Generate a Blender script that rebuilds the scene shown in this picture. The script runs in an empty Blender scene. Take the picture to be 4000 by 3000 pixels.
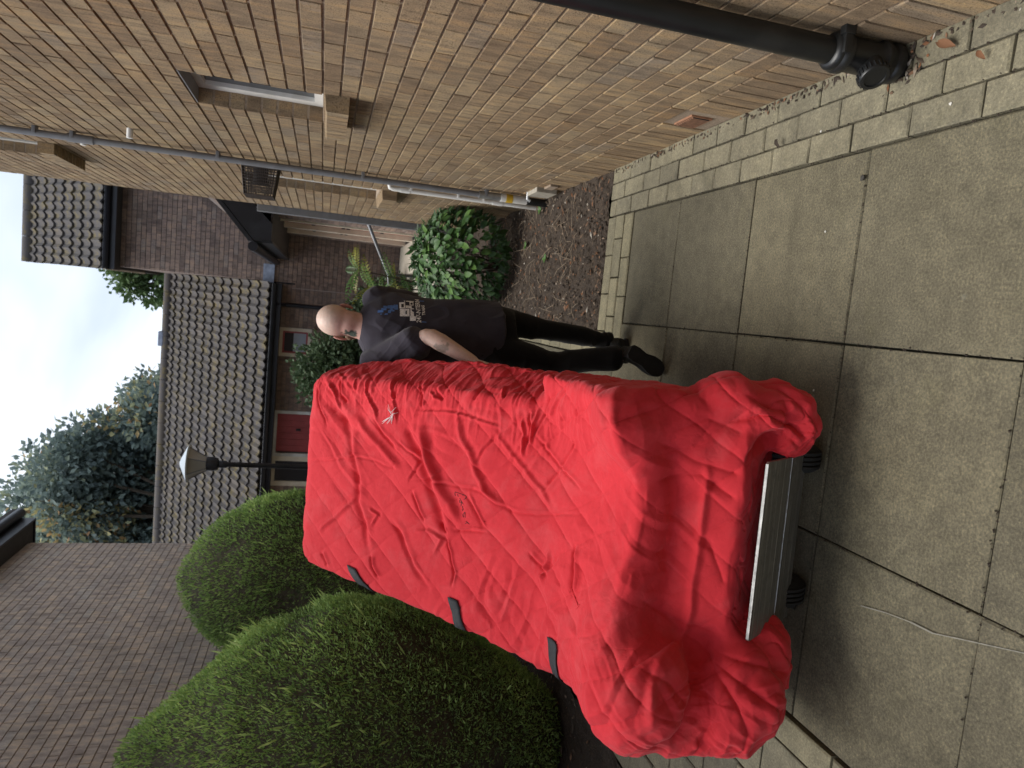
import bpy, bmesh, math, random
import numpy as np
from mathutils import Vector, Matrix, Euler
from mathutils.bvhtree import BVHTree

random.seed(7)
RNG = np.random.default_rng(11)
R = math.radians
PI = math.pi
S = bpy.context.scene
COL = S.collection

# ---------------------------------------------------------------- camera
CAM_H = 1.58
F_PX = 2770.0                       # focal length for a 4000 px wide picture
_Y = np.array([350., -740., 2770.]); _Y /= np.linalg.norm(_Y)
_D = np.array([-700., 10300., 2770.]); _D -= _Y * (_D @ _Y); _D /= np.linalg.norm(_D)
_X = np.cross(_D, _Y)
W2C = np.array([_X, _Y, -_D])       # rows: world X, Y, Z in (right, down, forward) of the hand-held camera
right_w, down_w, fwd_w = W2C[:, 0], W2C[:, 1], W2C[:, 2]
cam_d = bpy.data.cameras.new('camera')
cam = bpy.data.objects.new('camera', cam_d)
COL.objects.link(cam)
S.camera = cam
cam_d.sensor_fit = 'HORIZONTAL'
cam_d.sensor_width = 36.0
cam_d.lens = 36.0 * F_PX / 4000.0
cam_d.clip_start = 0.05
cam_d.clip_end = 400.0
M = Matrix.Identity(4)
for i in range(3):                  # the phone was held upright, the picture is stored on its side
    M[i][0] = down_w[i]
    M[i][1] = right_w[i]
    M[i][2] = -fwd_w[i]
M.translation = (0, 0, CAM_H)
cam.matrix_world = M
cam_d.dof.use_dof = True
cam_d.dof.focus_distance = 2.6
cam_d.dof.aperture_fstop = 5.0

# ---------------------------------------------------------------- world, sun, exposure
SUN_EL, SUN_AZ = 67.0, -82.0        # azimuth from +Y towards +X
world = bpy.data.worlds.new('World')
S.world = world
world.use_nodes = True
wt = world.node_tree
wt.nodes.clear()
def wn(t, **k):
    n = wt.nodes.new(t)
    for a, b in k.items():
        setattr(n, a, b)
    return n
w_out = wn('ShaderNodeOutputWorld'); w_bg = wn('ShaderNodeBackground')
w_sky = wn('ShaderNodeTexSky', sky_type='NISHITA', sun_disc=False)
w_sky.sun_elevation = R(SUN_EL); w_sky.sun_rotation = R(SUN_AZ)
w_sky.dust_density = 2.0
w_co = wn('ShaderNodeTexCoord'); w_map = wn('ShaderNodeMapping')
w_map.inputs['Scale'].default_value = (1.6, 1.6, 3.2)
w_no = wn('ShaderNodeTexNoise')
w_no.inputs['Scale'].default_value = 1.25; w_no.inputs['Detail'].default_value = 5; w_no.inputs['Roughness'].default_value = .5
w_no.inputs['Distortion'].default_value = .4
w_cr = wn('ShaderNodeValToRGB')     # cloud brightness
e = w_cr.color_ramp.elements
e[0].position = .42; e[0].color = (2.5, 2.95, 3.6, 1)
e[1].position = .74; e[1].color = (6.3, 6.5, 6.8, 1)
w_mix = wn('ShaderNodeMixRGB'); w_mix.inputs[0].default_value = .88
L = wt.links.new
L(w_co.outputs['Generated'], w_map.inputs[0]); L(w_map.outputs[0], w_no.inputs['Vector'])
L(w_no.outputs['Fac'], w_cr.inputs[0]); L(w_sky.outputs[0], w_mix.inputs[1]); L(w_cr.outputs[0], w_mix.inputs[2])
L(w_mix.outputs[0], w_bg.inputs[0]); L(w_bg.outputs[0], w_out.inputs[0])
w_bg.inputs[1].default_value = .082
sun_d = bpy.data.lights.new('sun', 'SUN')
sun_d.energy = 1.35; sun_d.angle = R(40); sun_d.color = (1, .96, .9)
sun = bpy.data.objects.new('sun', sun_d); COL.objects.link(sun)
sv = Vector((math.sin(R(SUN_AZ)) * math.cos(R(SUN_EL)), math.cos(R(SUN_AZ)) * math.cos(R(SUN_EL)), math.sin(R(SUN_EL))))
sun.rotation_euler = sv.to_track_quat('Z', 'Y').to_euler()
sun.location = sv * 30
S.view_settings.view_transform = 'Standard'
S.view_settings.look = 'None'
S.view_settings.gamma = 1.0
S.view_settings.exposure = 1.62
S.render.engine = 'CYCLES'
S.cycles.max_bounces = 6
S.cycles.use_denoising = True

# ---------------------------------------------------------------- helpers
def project(p):
    c = W2C.T @ (np.asarray(p, float) - np.array([0, 0, CAM_H]))
    if c[2] < .05:
        return None
    return c[1] / c[2] * F_PX + 2000, 1500 - c[0] / c[2] * F_PX, c[2]
def in_view(p, m=60):
    q = project(p)
    return q is not None and -m < q[0] < 4000 + m and -m < q[1] < 3000 + m

def hash3(i, j, k, seed):
    h = (i * 374761393 + j * 668265263 + k * 2147483647 + seed * 1274126177) & 0xFFFFFFFF
    h = ((h ^ (h >> 13)) * 1274126177) & 0xFFFFFFFF
    h = (h ^ (h >> 16)) & 0xFFFFFFFF
    return h.astype(np.float64) / 4294967295.0
def vnoise(P, seed=0):               # smooth value noise in 0..1
    P = np.asarray(P, float)
    I = np.floor(P).astype(np.int64); f = P - I
    f = f * f * f * (f * (f * 6 - 15) + 10)
    out = np.zeros(len(P))
    for dx in (0, 1):
        for dy in (0, 1):
            for dz in (0, 1):
                w = (f[:, 0] if dx else 1 - f[:, 0]) * (f[:, 1] if dy else 1 - f[:, 1]) * (f[:, 2] if dz else 1 - f[:, 2])
                out += w * hash3(I[:, 0] + dx, I[:, 1] + dy, I[:, 2] + dz, seed)
    return out
def fbm(P, seed=0, oct=3):
    P = np.asarray(P, float); a, t, s = 1., 0., 0.
    for o in range(oct):
        t = t + a * (vnoise(P * 2 ** o, seed + o) - .5); s += a; a *= .5
    return t / s * 2                 # about -1..1
def ridged(P, seed=0, oct=2):
    P = np.asarray(P, float); a, t, s = 1., 0., 0.
    for o in range(oct):
        t = t + a * (1 - np.abs(2 * vnoise(P * 2 ** o, seed + o) - 1) * 1.6); s += a; a *= .5
    return t / s

def tag(o, label=None, cat=None, group=None, kind=None):
    if label: o['label'] = label
    if cat: o['category'] = cat
    if group: o['group'] = group
    if kind: o['kind'] = kind
    return o
def empty(name, loc=(0, 0, 0), rz=0.):
    o = bpy.data.objects.new(name, None); COL.objects.link(o)
    o.location = loc; o.rotation_euler = (0, 0, rz); o.empty_display_size = .1
    return o
def setpar(o, parent):               # parts are modelled in world space
    o.parent = parent
    if parent.type == 'EMPTY':
        o.matrix_parent_inverse = Matrix.LocRotScale(parent.location, parent.rotation_euler, None).inverted()
def link(name, me, mat=None, parent=None, smooth=False):
    if mat is not None:
        me.materials.clear(); me.materials.append(mat)
    o = bpy.data.objects.new(name, me); COL.objects.link(o)
    if parent is not None:
        setpar(o, parent)
    if smooth:
        me.polygons.foreach_set('use_smooth', np.ones(len(me.polygons), bool))
    return o
def make_mesh(name, V, Fq, rnd=None, dom='FACE'):
    me = bpy.data.meshes.new(name)
    V = np.asarray(V, np.float32).reshape(-1, 3)
    if isinstance(Fq, np.ndarray):
        n, k = Fq.shape
        me.vertices.add(len(V)); me.vertices.foreach_set('co', V.ravel())
        me.loops.add(n * k); me.loops.foreach_set('vertex_index', Fq.astype(np.int32).ravel())
        me.polygons.add(n); me.polygons.foreach_set('loop_start', np.arange(0, n * k, k, dtype=np.int32))
        me.update(calc_edges=True); me.shade_flat()
    else:
        me.from_pydata(V.tolist(), [], Fq); me.update()
    if rnd is not None:
        at = me.attributes.new('rnd', 'FLOAT', dom); at.data.foreach_set('value', np.asarray(rnd, np.float32))
    me.validate()
    return me

class MB:
    """collects simple solids into one mesh"""
    def __init__(s): s.V = []; s.F = []
    def add(s, V, F):
        b = len(s.V); s.V += [tuple(v) for v in V]; s.F += [tuple(i + b for i in f) for f in F]; return s
    def box(s, c, d, m=None, bev=0.):
        hx, hy, hz = d[0] / 2, d[1] / 2, d[2] / 2
        if bev:
            bm = bmesh.new(); bmesh.ops.create_cube(bm, size=1)
            for v in bm.verts: v.co = Vector((v.co.x * d[0], v.co.y * d[1], v.co.z * d[2]))
            bmesh.ops.bevel(bm, geom=bm.edges[:], offset=bev, segments=2, affect='EDGES', profile=.6)
            V = [v.co.copy() for v in bm.verts]; bm.verts.index_update(); F = [[v.index for v in f.verts] for f in bm.faces]; bm.free()
        else:
            V = [Vector((x * hx, y * hy, z * hz)) for z in (-1, 1) for y in (-1, 1) for x in (-1, 1)]
            F = [(0, 2, 3, 1), (4, 5, 7, 6), (0, 1, 5, 4), (2, 6, 7, 3), (0, 4, 6, 2), (1, 3, 7, 5)]
        if m is not None: V = [m @ v for v in V]
        c = Vector(c)
        return s.add([v + c for v in V], F)
    def lohi(s, lo, hi, bev=0.):
        return s.box([(a + b) / 2 for a, b in zip(lo, hi)], [abs(b - a) for a, b in zip(lo, hi)], None, bev)
    def tube(s, P, r, n=12, cap=True):
        P = [Vector(p) for p in P]
        rr = r if isinstance(r, (list, tuple)) else [r] * len(P)
        V = []; F = []; up = None
        for i, p in enumerate(P):
            t = (P[min(i + 1, len(P) - 1)] - P[max(i - 1, 0)]).normalized()
            if up is None:
                up = Vector((0, 0, 1)) if abs(t.z) < .9 else Vector((1, 0, 0))
            a = t.cross(up).normalized(); b = a.cross(t).normalized(); up = b
            for j in range(n):
                q = 2 * PI * j / n
                V.append(p + (a * math.cos(q) + b * math.sin(q)) * rr[i])
        for i in range(len(P) - 1):
            for j in range(n):
                F.append((i * n + j, i * n + (j + 1) % n, (i + 1) * n + (j + 1) % n, (i + 1) * n + j))
        if cap:
            F.append(tuple(range(n))[::-1]); F.append(tuple((len(P) - 1) * n + j for j in range(n)))
        return s.add(V, F)
    def lathe(s, c, prof, n=24, axis='Z'):
        V = []; F = []
        for (r, h) in prof:
            for j in range(n):
                q = 2 * PI * j / n; x, y = r * math.cos(q), r * math.sin(q)
                V.append(Vector(c) + (Vector((x, y, h)) if axis == 'Z' else Vector((h, x, y)) if axis == 'X' else Vector((x, h, y))))
        for i in range(len(prof) - 1):
            for j in range(n):
                F.append((i * n + j, i * n + (j + 1) % n, (i + 1) * n + (j + 1) % n, (i + 1) * n + j))
        F.append(tuple(range(n))[::-1]); F.append(tuple((len(prof) - 1) * n + j for j in range(n)))
        return s.add(V, F)
    def prism(s, poly, d0, d1, fn):
        """poly of 2-tuples, extruded from d0 to d1; fn(a, b, d) -> point"""
        n = len(poly)
        V = [fn(a, b, d0) for a, b in poly] + [fn(a, b, d1) for a, b in poly]
        F = [tuple(range(n)), tuple(range(2 * n - 1, n - 1, -1))] + [(i, i + n, (i + 1) % n + n, (i + 1) % n) for i in range(n)]
        return s.add(V, F)
    def build(s, name, mat, parent=None, smooth=False, rnd=None):
        me = make_mesh(name, s.V, s.F)
        bm = bmesh.new(); bm.from_mesh(me); bmesh.ops.recalc_face_normals(bm, faces=bm.faces[:]); bm.to_mesh(me); bm.free()
        if rnd is not None:
            at = me.attributes.new('rnd', 'FLOAT', 'FACE'); at.data.foreach_set('value', np.full(len(me.polygons), rnd, np.float32))
        o = link(name, me, mat, parent)
        if smooth:
            me.polygons.foreach_set('use_smooth', np.ones(len(me.polygons), bool))
            me.set_sharp_from_angle(angle=R(40))
        return o

def remeshed(mb, voxel, smooth_it=4, sub=1, fac=.5):
    """voxel-remesh a set of overlapping closed solids into one continuous skin"""
    me = make_mesh('tmp', mb.V, mb.F)
    bm = bmesh.new(); bm.from_mesh(me); bmesh.ops.recalc_face_normals(bm, faces=bm.faces[:]); bm.to_mesh(me); bm.free()
    o = bpy.data.objects.new('tmp', me); COL.objects.link(o)
    m = o.modifiers.new('r', 'REMESH'); m.mode = 'VOXEL'; m.voxel_size = voxel
    if smooth_it:
        m = o.modifiers.new('s', 'SMOOTH'); m.factor = fac; m.iterations = smooth_it
    if sub:
        m = o.modifiers.new('u', 'SUBSURF'); m.levels = sub; m.render_levels = sub
    dg = bpy.context.evaluated_depsgraph_get()
    res = bpy.data.meshes.new_from_object(o.evaluated_get(dg))
    bpy.data.objects.remove(o); bpy.data.meshes.remove(me)
    return res
def co_of(me):
    a = np.empty(len(me.vertices) * 3, np.float32); me.vertices.foreach_get('co', a); return a.reshape(-1, 3).astype(float)
def no_of(me):
    a = np.empty(len(me.vertices) * 3, np.float32); me.vertices.foreach_get('normal', a); return a.reshape(-1, 3).astype(float)
def set_co(me, V):
    me.vertices.foreach_set('co', np.asarray(V, np.float32).ravel()); me.update()

# ---------------------------------------------------------------- materials
MATS = {}
def mat_new(name):
    m = bpy.data.materials.new(name); m.use_nodes = True
    t = m.node_tree; t.nodes.clear()
    out = t.nodes.new('ShaderNodeOutputMaterial'); bs = t.nodes.new('ShaderNodeBsdfPrincipled')
    t.links.new(bs.outputs[0], out.inputs[0])
    MATS[name] = m
    return m, t, bs
def N(t, typ, ins=None, **k):
    n = t.nodes.new(typ)
    for a, b in k.items(): setattr(n, a, b)
    for a, b in (ins or {}).items():
        if hasattr(b, 'is_linked') or isinstance(b, bpy.types.NodeSocket): t.links.new(b, n.inputs[a])
        else: n.inputs[a].default_value = b
    return n
def ramp(t, fac, stops, interp='LINEAR'):
    n = t.nodes.new('ShaderNodeValToRGB'); cr = n.color_ramp; cr.interpolation = interp
    while len(cr.elements) < len(stops): cr.elements.new(.5)
    for el, (p, c) in zip(cr.elements, stops):
        el.position = p; el.color = tuple(c) + (1,) if len(c) == 3 else c
    t.links.new(fac, n.inputs[0]); return n.outputs[0]
def noise(t, vec, scale, detail=3, rough=.55, dist=0.):
    n = N(t, 'ShaderNodeTexNoise', {'Vector': vec, 'Scale': scale, 'Detail': detail, 'Roughness': rough, 'Distortion': dist})
    return n.outputs['Fac']
def mapped(t, vec, scale):
    return N(t, 'ShaderNodeMapping', {'Vector': vec, 'Scale': scale}).outputs[0]
def mix(t, fac, a, b, mode='MIX'):
    n = t.nodes.new('ShaderNodeMix'); n.data_type = 'RGBA'; n.blend_type = mode
    for i, v in ((0, fac), (6, a), (7, b)):
        if isinstance(v, bpy.types.NodeSocket): t.links.new(v, n.inputs[i])
        elif i == 0: n.inputs[0].default_value = v
        else: n.inputs[i].default_value = tuple(v) + (1,) if len(v) == 3 else v
    return n.outputs[2]
def math_n(t, op, a, b=0., clamp=False):
    n = t.nodes.new('ShaderNodeMath'); n.operation = op; n.use_clamp = clamp
    for i, v in enumerate((a, b)):
        if isinstance(v, bpy.types.NodeSocket): t.links.new(v, n.inputs[i])
        else: n.inputs[i].default_value = v
    return n.outputs[0]
def bump(t, bs, h, strength=.3, dist=.01):
    b = N(t, 'ShaderNodeBump', {'Height': h, 'Strength': strength, 'Distance': dist})
    t.links.new(b.outputs[0], bs.inputs['Normal']); return b
def pos(t): return N(t, 'ShaderNodeNewGeometry').outputs['Position']
def objco(t): return N(t, 'ShaderNodeTexCoord').outputs['Object']
def attr(t, a='rnd'): return N(t, 'ShaderNodeAttribute', attribute_name=a).outputs['Fac']

def plain(name, col, rough=.6, metal=0., spec=.5, nscale=40., namp=.15, bumpy=.0, bdist=.004, worn=None):
    m, t, bs = mat_new(name)
    p = objco(t)
    nz = noise(t, p, nscale, 4)
    dark = tuple(c * (1 - namp) for c in col); lite = tuple(min(1, c * (1 + namp)) for c in col)
    c = ramp(t, nz, [(.3, dark), (.7, lite)])
    if worn:
        n2 = noise(t, p, nscale * .25, 5, .65)
        c = mix(t, ramp(t, n2, [(.5, (0, 0, 0)), (.72, (1, 1, 1))]), c, worn)
    t.links.new(c, bs.inputs['Base Color'])
    bs.inputs['Roughness'].default_value = rough; bs.inputs['Metallic'].default_value = metal
    bs.inputs['Specular IOR Level'].default_value = spec
    if bumpy: bump(t, bs, nz, bumpy, bdist)
    return m

def brick_mat(name, pal, streak=(26., 26., 6.), pit=.6, dirt=(.16, .14, .11)):
    m, t, bs = mat_new(name)
    p = pos(t); r = attr(t)
    base = ramp(t, r, pal)
    st = noise(t, mapped(t, p, streak), 1.0, 4, .6, .3)
    base = mix(t, .75, base, ramp(t, st, [(.34, (.62, .60, .60)), (.5, (1, 1, 1)), (.66, (1.42, 1.30, 1.08))]), 'MULTIPLY')
    spk = noise(t, p, 210., 3, .7)
    base = mix(t, .8, base, ramp(t, spk, [(.36, (.30, .28, .26)), (.46, (1, 1, 1)), (.60, (1, 1, 1)), (.70, (1.6, 1.5, 1.3))]), 'MULTIPLY')
    dn = noise(t, p, 1.7, 4, .6)
    base = mix(t, ramp(t, dn, [(.5, (0, 0, 0)), (.75, (.35, .35, .35))]), base, dirt)
    ef = noise(t, p, 2.6, 6, .7, .6)
    base = mix(t, ramp(t, ef, [(.62, (0, 0, 0)), (.76, (.40, .40, .40))]), base, (.38, .34, .29))
    t.links.new(base, bs.inputs['Base Color'])
    bs.inputs['Roughness'].default_value = .93; bs.inputs['Specular IOR Level'].default_value = .2
    h = math_n(t, 'ADD', math_n(t, 'MULTIPLY', spk, 1.0), math_n(t, 'MULTIPLY', st, .8))
    bump(t, bs, h, pit, .006)
    return m
brick_mat('brick_tan', [(0., (.235, .166, .105)), (.25, (.265, .190, .120)), (.5, (.29, .212, .134)), (.72, (.315, .234, .147)), (.86, (.345, .262, .165)), (.95, (.265, .205, .145)), (1., (.285, .225, .16))])
brick_mat('brick_brown', [(0., (.22, .165, .145)), (.3, (.28, .208, .178)), (.6, (.315, .232, .198)), (.85, (.36, .265, .22)), (1., (.28, .235, .215))], (18., 18., 6.), .35)
brick_mat('brick_left', [(0., (.41, .335, .29)), (.3, (.44, .365, .315)), (.6, (.46, .38, .325)), (.85, (.49, .395, .325)), (1., (.43, .385, .35))], (18., 18., 6.), .35)
plain('mortar', (.29, .225, .165), .95, nscale=120, namp=.3, bumpy=.5)
plain('mortar_grey', (.21, .175, .16), .95, nscale=90, namp=.3, bumpy=.4)
plain('mortar_left', (.38, .32, .29), .95, nscale=90, namp=.25, bumpy=.4)

def body_brick(name, c1, c2, mo):
    m, t, bs = mat_new(name)
    n = N(t, 'ShaderNodeTexBrick', {'Vector': N(t, 'ShaderNodeMapping', {'Vector': objco(t), 'Rotation': (R(90), 0, 0)}).outputs[0], 'Color1': c1 + (1,), 'Color2': c2 + (1,), 'Mortar': mo + (1,), 'Scale': 1., 'Brick Width': .225, 'Row Height': .075, 'Mortar Size': .008})
    t.links.new(n.outputs[0], bs.inputs['Base Color']); bs.inputs['Roughness'].default_value = .95
body_brick('brick_body', (.16, .11, .09), (.2, .14, .11), (.14, .12, .11))
body_brick('brick_body_tan', (.24, .165, .1), (.30, .21, .125), (.15, .12, .09))

def slab_mat(name, c0, c1, c2, gscale=420., grain=.55):
    m, t, bs = mat_new(name)
    p = pos(t); r = attr(t)
    big = noise(t, p, 2.3, 5, .62, .4)
    col = ramp(t, big, [(.2, c0), (.5, c1), (.8, c2)])
    mid = noise(t, p, 17., 4, .6)
    col = mix(t, .6, col, ramp(t, mid, [(.3, (.72, .72, .70)), (.7, (1.28, 1.27, 1.2))]), 'MULTIPLY')
    g = noise(t, p, gscale, 2, .7)
    col = mix(t, grain, col, ramp(t, g, [(.3, (.40, .40, .38)), (.46, (.95, .95, .95)), (.62, (1.15, 1.13, 1.05)), (.74, (2.3, 2.2, 1.95))]), 'MULTIPLY')
    g2 = noise(t, p, gscale * .34, 2, .6)
    col = mix(t, grain, col, ramp(t, g2, [(.3, (.42, .42, .40)), (.5, (1, 1, 1)), (.64, (1.45, 1.42, 1.3)), (.74, (2.3, 2.2, 2.0))]), 'MULTIPLY')
    col = mix(t, .9, col, ramp(t, r, [(0, (.86, .86, .86)), (1, (1.16, 1.15, 1.1))]), 'MULTIPLY')
    stn = noise(t, p, 1.1, 5, .65, .8)
    col = mix(t, .8, col, ramp(t, stn, [(.3, (.70, .70, .69)), (.5, (1, 1, 1)), (.72, (1.22, 1.2, 1.12))]), 'MULTIPLY')
    vo = N(t, 'ShaderNodeTexVoronoi', {'Vector': p, 'Scale': 7.5, 'Randomness': 1.}).outputs['Distance']
    lsp = math_n(t, 'ADD', vo, math_n(t, 'MULTIPLY', mid, .25))
    col = mix(t, ramp(t, lsp, [(.12, (.22, .22, .22)), (.19, (0, 0, 0))]), col, (.34, .33, .27))
    alg = noise(t, p, 4.4, 6, .68)
    col = mix(t, ramp(t, alg, [(.56, (0, 0, 0)), (.8, (.3, .3, .3))]), col, (.115, .108, .05))
    t.links.new(col, bs.inputs['Base Color'])
    bs.inputs['Roughness'].default_value = .88; bs.inputs['Specular IOR Level'].default_value = .3
    bump(t, bs, math_n(t, 'ADD', g, math_n(t, 'MULTIPLY', mid, .6)), .45, .004)
slab_mat('slab', (.102, .092, .067), (.126, .114, .084), (.152, .139, .102))
slab_mat('paver', (.155, .141, .105), (.19, .174, .13), (.225, .208, .155), 380., .4)
slab_mat('kerb', (.17, .154, .11), (.21, .192, .137), (.25, .23, .163), 380., .4)

def soil_mat():
    m, t, bs = mat_new('soil'); p = pos(t)
    a = noise(t, p, 7., 5, .65); g = noise(t, p, 90., 3, .7)
    c = ramp(t, a, [(.3, (.045, .033, .024)), (.6, (.070, .050, .035)), (.8, (.095, .067, .044))])
    c = mix(t, .8, c, ramp(t, g, [(.3, (.4, .4, .4)), (.6, (1.1, 1.1, 1.1)), (.75, (3.0, 2.6, 2.1))]), 'MULTIPLY')
    t.links.new(c, bs.inputs['Base Color']); bs.inputs['Roughness'].default_value = 1.
    bump(t, bs, g, .8, .02)
soil_mat()
def ground_mat():
    m, t, bs = mat_new('ground'); p = pos(t)
    a = noise(t, p, 5., 5, .65); g = noise(t, p, 60., 3, .7)
    c = ramp(t, a, [(.35, (.030, .028, .020)), (.55, (.05, .045, .032)), (.75, (.052, .062, .026))])
    c = mix(t, .7, c, ramp(t, g, [(.3, (.5, .5, .5)), (.7, (1.6, 1.6, 1.5))]), 'MULTIPLY')
    t.links.new(c, bs.inputs['Base Color']); bs.inputs['Roughness'].default_value = 1.
    bump(t, bs, g, .6, .01)
ground_mat()

def leaf_mat(name, pal, rough=.55, trans=.25, spec=.4):
    m, t, bs = mat_new(name)
    r = attr(t); c = ramp(t, r, pal)
    c = mix(t, .5, c, ramp(t, noise(t, pos(t), 30., 2), [(.3, (.7, .7, .7)), (.7, (1.3, 1.3, 1.3))]), 'MULTIPLY')
    t.links.new(c, bs.inputs['Base Color']); bs.inputs['Roughness'].default_value = rough
    bs.inputs['Specular IOR Level'].default_value = spec
    if trans:
        tr = t.nodes.new('ShaderNodeBsdfTranslucent'); t.links.new(c, tr.inputs[0])
        mx = t.nodes.new('ShaderNodeMixShader'); mx.inputs[0].default_value = trans
        t.links.new(bs.outputs[0], mx.inputs[1]); t.links.new(tr.outputs[0], mx.inputs[2])
        t.links.new(mx.outputs[0], [n for n in t.nodes if n.type == 'OUTPUT_MATERIAL'][0].inputs[0])
    return m
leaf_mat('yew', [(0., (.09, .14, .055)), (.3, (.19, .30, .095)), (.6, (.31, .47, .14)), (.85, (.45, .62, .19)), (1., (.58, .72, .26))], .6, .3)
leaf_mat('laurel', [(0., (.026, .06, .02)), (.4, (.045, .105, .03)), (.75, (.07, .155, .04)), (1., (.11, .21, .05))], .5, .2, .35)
leaf_mat('mahonia', [(0., (.03, .075, .022)), (.5, (.07, .15, .035)), (.9, (.13, .22, .045)), (1., (.25, .25, .04))], .45, .25)
leaf_mat('far_tree', [(0., (.10, .135, .135)), (.35, (.17, .225, .21)), (.6, (.25, .31, .26)), (.78, (.36, .38, .22)), (.9, (.52, .43, .19)), (1., (.50, .28, .15))], .7, .35)
leaf_mat('far_green', [(0., (.05, .09, .035)), (.5, (.09, .15, .05)), (1., (.15, .22, .08))], .7, .2)
leaf_mat('grey_green', [(0., (.03, .055, .026)), (.5, (.06, .10, .045)), (1., (.12, .17, .08))], .7, .2)
leaf_mat('litter', [(0., (.035, .026, .02)), (.45, (.06, .044, .032)), (.7, (.10, .074, .05)), (.85, (.19, .08, .035)), (.95, (.24, .19, .14)), (1., (.4, .37, .32))], .9, 0.)
plain('dead_inside', (.075, .062, .04), .95, nscale=20, namp=.4, bumpy=.6, bdist=.03)
plain('bark', (.085, .068, .052), .95, nscale=25, namp=.4, bumpy=.6, bdist=.02)
plain('twig', (.22, .17, .12), .9, nscale=60, namp=.3)
plain('black_plastic', (.011, .012, .013), .38, nscale=12, namp=.25, worn=(.03, .029, .027))
plain('black_paint', (.012, .013, .017), .45, nscale=9, namp=.3, worn=(.028, .03, .036))
plain('gutter_black', (.014, .016, .024), .4, nscale=7, namp=.3)
plain('grey_paint', (.19, .195, .21), .45, nscale=15, namp=.15, worn=(.2, .2, .2))
plain('rail_grey', (.17, .18, .20), .35, nscale=15, namp=.15)
plain('white_pvc', (.76, .76, .74), .4, nscale=11, namp=.06, worn=(.46, .44, .39))
plain('cream_paint', (.78, .70, .56), .55, nscale=8, namp=.1, worn=(.55, .48, .37))
plain('red_door', (.38, .07, .075), .45, nscale=10, namp=.12)
plain('brown_door', (.34, .11, .075), .5, nscale=14, namp=.25)
plain('sticker_yellow', (.60, .38, .03), .5, nscale=30, namp=.1)
plain('zinc', (.42, .43, .44), .45, .8, nscale=30, namp=.2)
plain('lead', (.30, .34, .43), .55, .2, nscale=14, namp=.25)
plain('concrete', (.36, .33, .27), .9, nscale=25, namp=.2, bumpy=.3)
plain('terracotta', (.30, .15, .085), .85, nscale=40, namp=.25)
plain('wire_brown', (.055, .042, .036), .6, nscale=30, namp=.2)
plain('rubber', (.012, .012, .013), .75, nscale=40, namp=.3, bumpy=.2)
plain('steel_dark', (.05, .05, .052), .4, .7, nscale=30, namp=.3)
plain('strap_black', (.018, .02, .024), .75, nscale=90, namp=.3, bumpy=.3)
plain('soffit', (.05, .045, .042), .8, nscale=9, namp=.2)
plain('lamp_glass', (.34, .32, .28), .35, nscale=6, namp=.08)
plain('lamp_cap', (.60, .66, .70), .4, nscale=6, namp=.05)
plain('thread_white', (.78, .70, .70), .9, nscale=60, namp=.1)
plain('ink', (.03, .012, .014), .8)
plain('chalk', (.24, .23, .19), .95, nscale=80, namp=.2)
plain('pebble_white', (.62, .60, .55), .8, nscale=60, namp=.15)
plain('pebble_dark', (.05, .046, .04), .9, nscale=60, namp=.2)

def glass_mat():
    m, t, bs = mat_new('window_glass')
    bs.inputs['Base Color'].default_value = (.02, .024, .03, 1); bs.inputs['Roughness'].default_value = .05
    bs.inputs['Specular IOR Level'].default_value = .8
glass_mat()
plain('blind', (.42, .47, .55), .7, nscale=5, namp=.08)
plain('room_dark', (.02, .022, .024), .9)

def tile_mat():
    m, t, bs = mat_new('roof_tile'); p = pos(t); r = attr(t)
    c = ramp(t, r, [(0., (.047, .042, .042)), (.5, (.056, .050, .050)), (.85, (.065, .058, .058)), (1., (.085, .07, .058))])
    li = noise(t, p, 6., 6, .7)
    c = mix(t, ramp(t, li, [(.50, (0, 0, 0)), (.66, (.8, .8, .8))]), c, (.13, .098, .03))
    l2 = noise(t, p, 21., 4, .7)
    c = mix(t, ramp(t, l2, [(.56, (0, 0, 0)), (.72, (.7, .7, .7))]), c, (.07, .06, .045))
    t.links.new(c, bs.inputs['Base Color']); bs.inputs['Roughness'].default_value = .9
    bump(t, bs, l2, .4, .01)
tile_mat()

def alu_mat():
    m, t, bs = mat_new('worn_aluminium'); p = objco(t)
    a = noise(t, mapped(t, p, (2.5, 160., 160.)), 1., 4, .6)
    b = noise(t, p, 22., 5, .7)
    c = ramp(t, a, [(.3, (.16, .16, .156)), (.55, (.26, .26, .253)), (.75, (.36, .36, .35))])
    c = mix(t, ramp(t, b, [(.52, (0, 0, 0)), (.75, (.7, .7, .7))]), c, (.10, .10, .095))
    t.links.new(c, bs.inputs['Base Color']); bs.inputs['Metallic'].default_value = .75
    t.links.new(ramp(t, b, [(.3, (.38,) * 3), (.7, (.62,) * 3)]), bs.inputs['Roughness'])
    bump(t, bs, a, .25, .002)
alu_mat()

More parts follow.
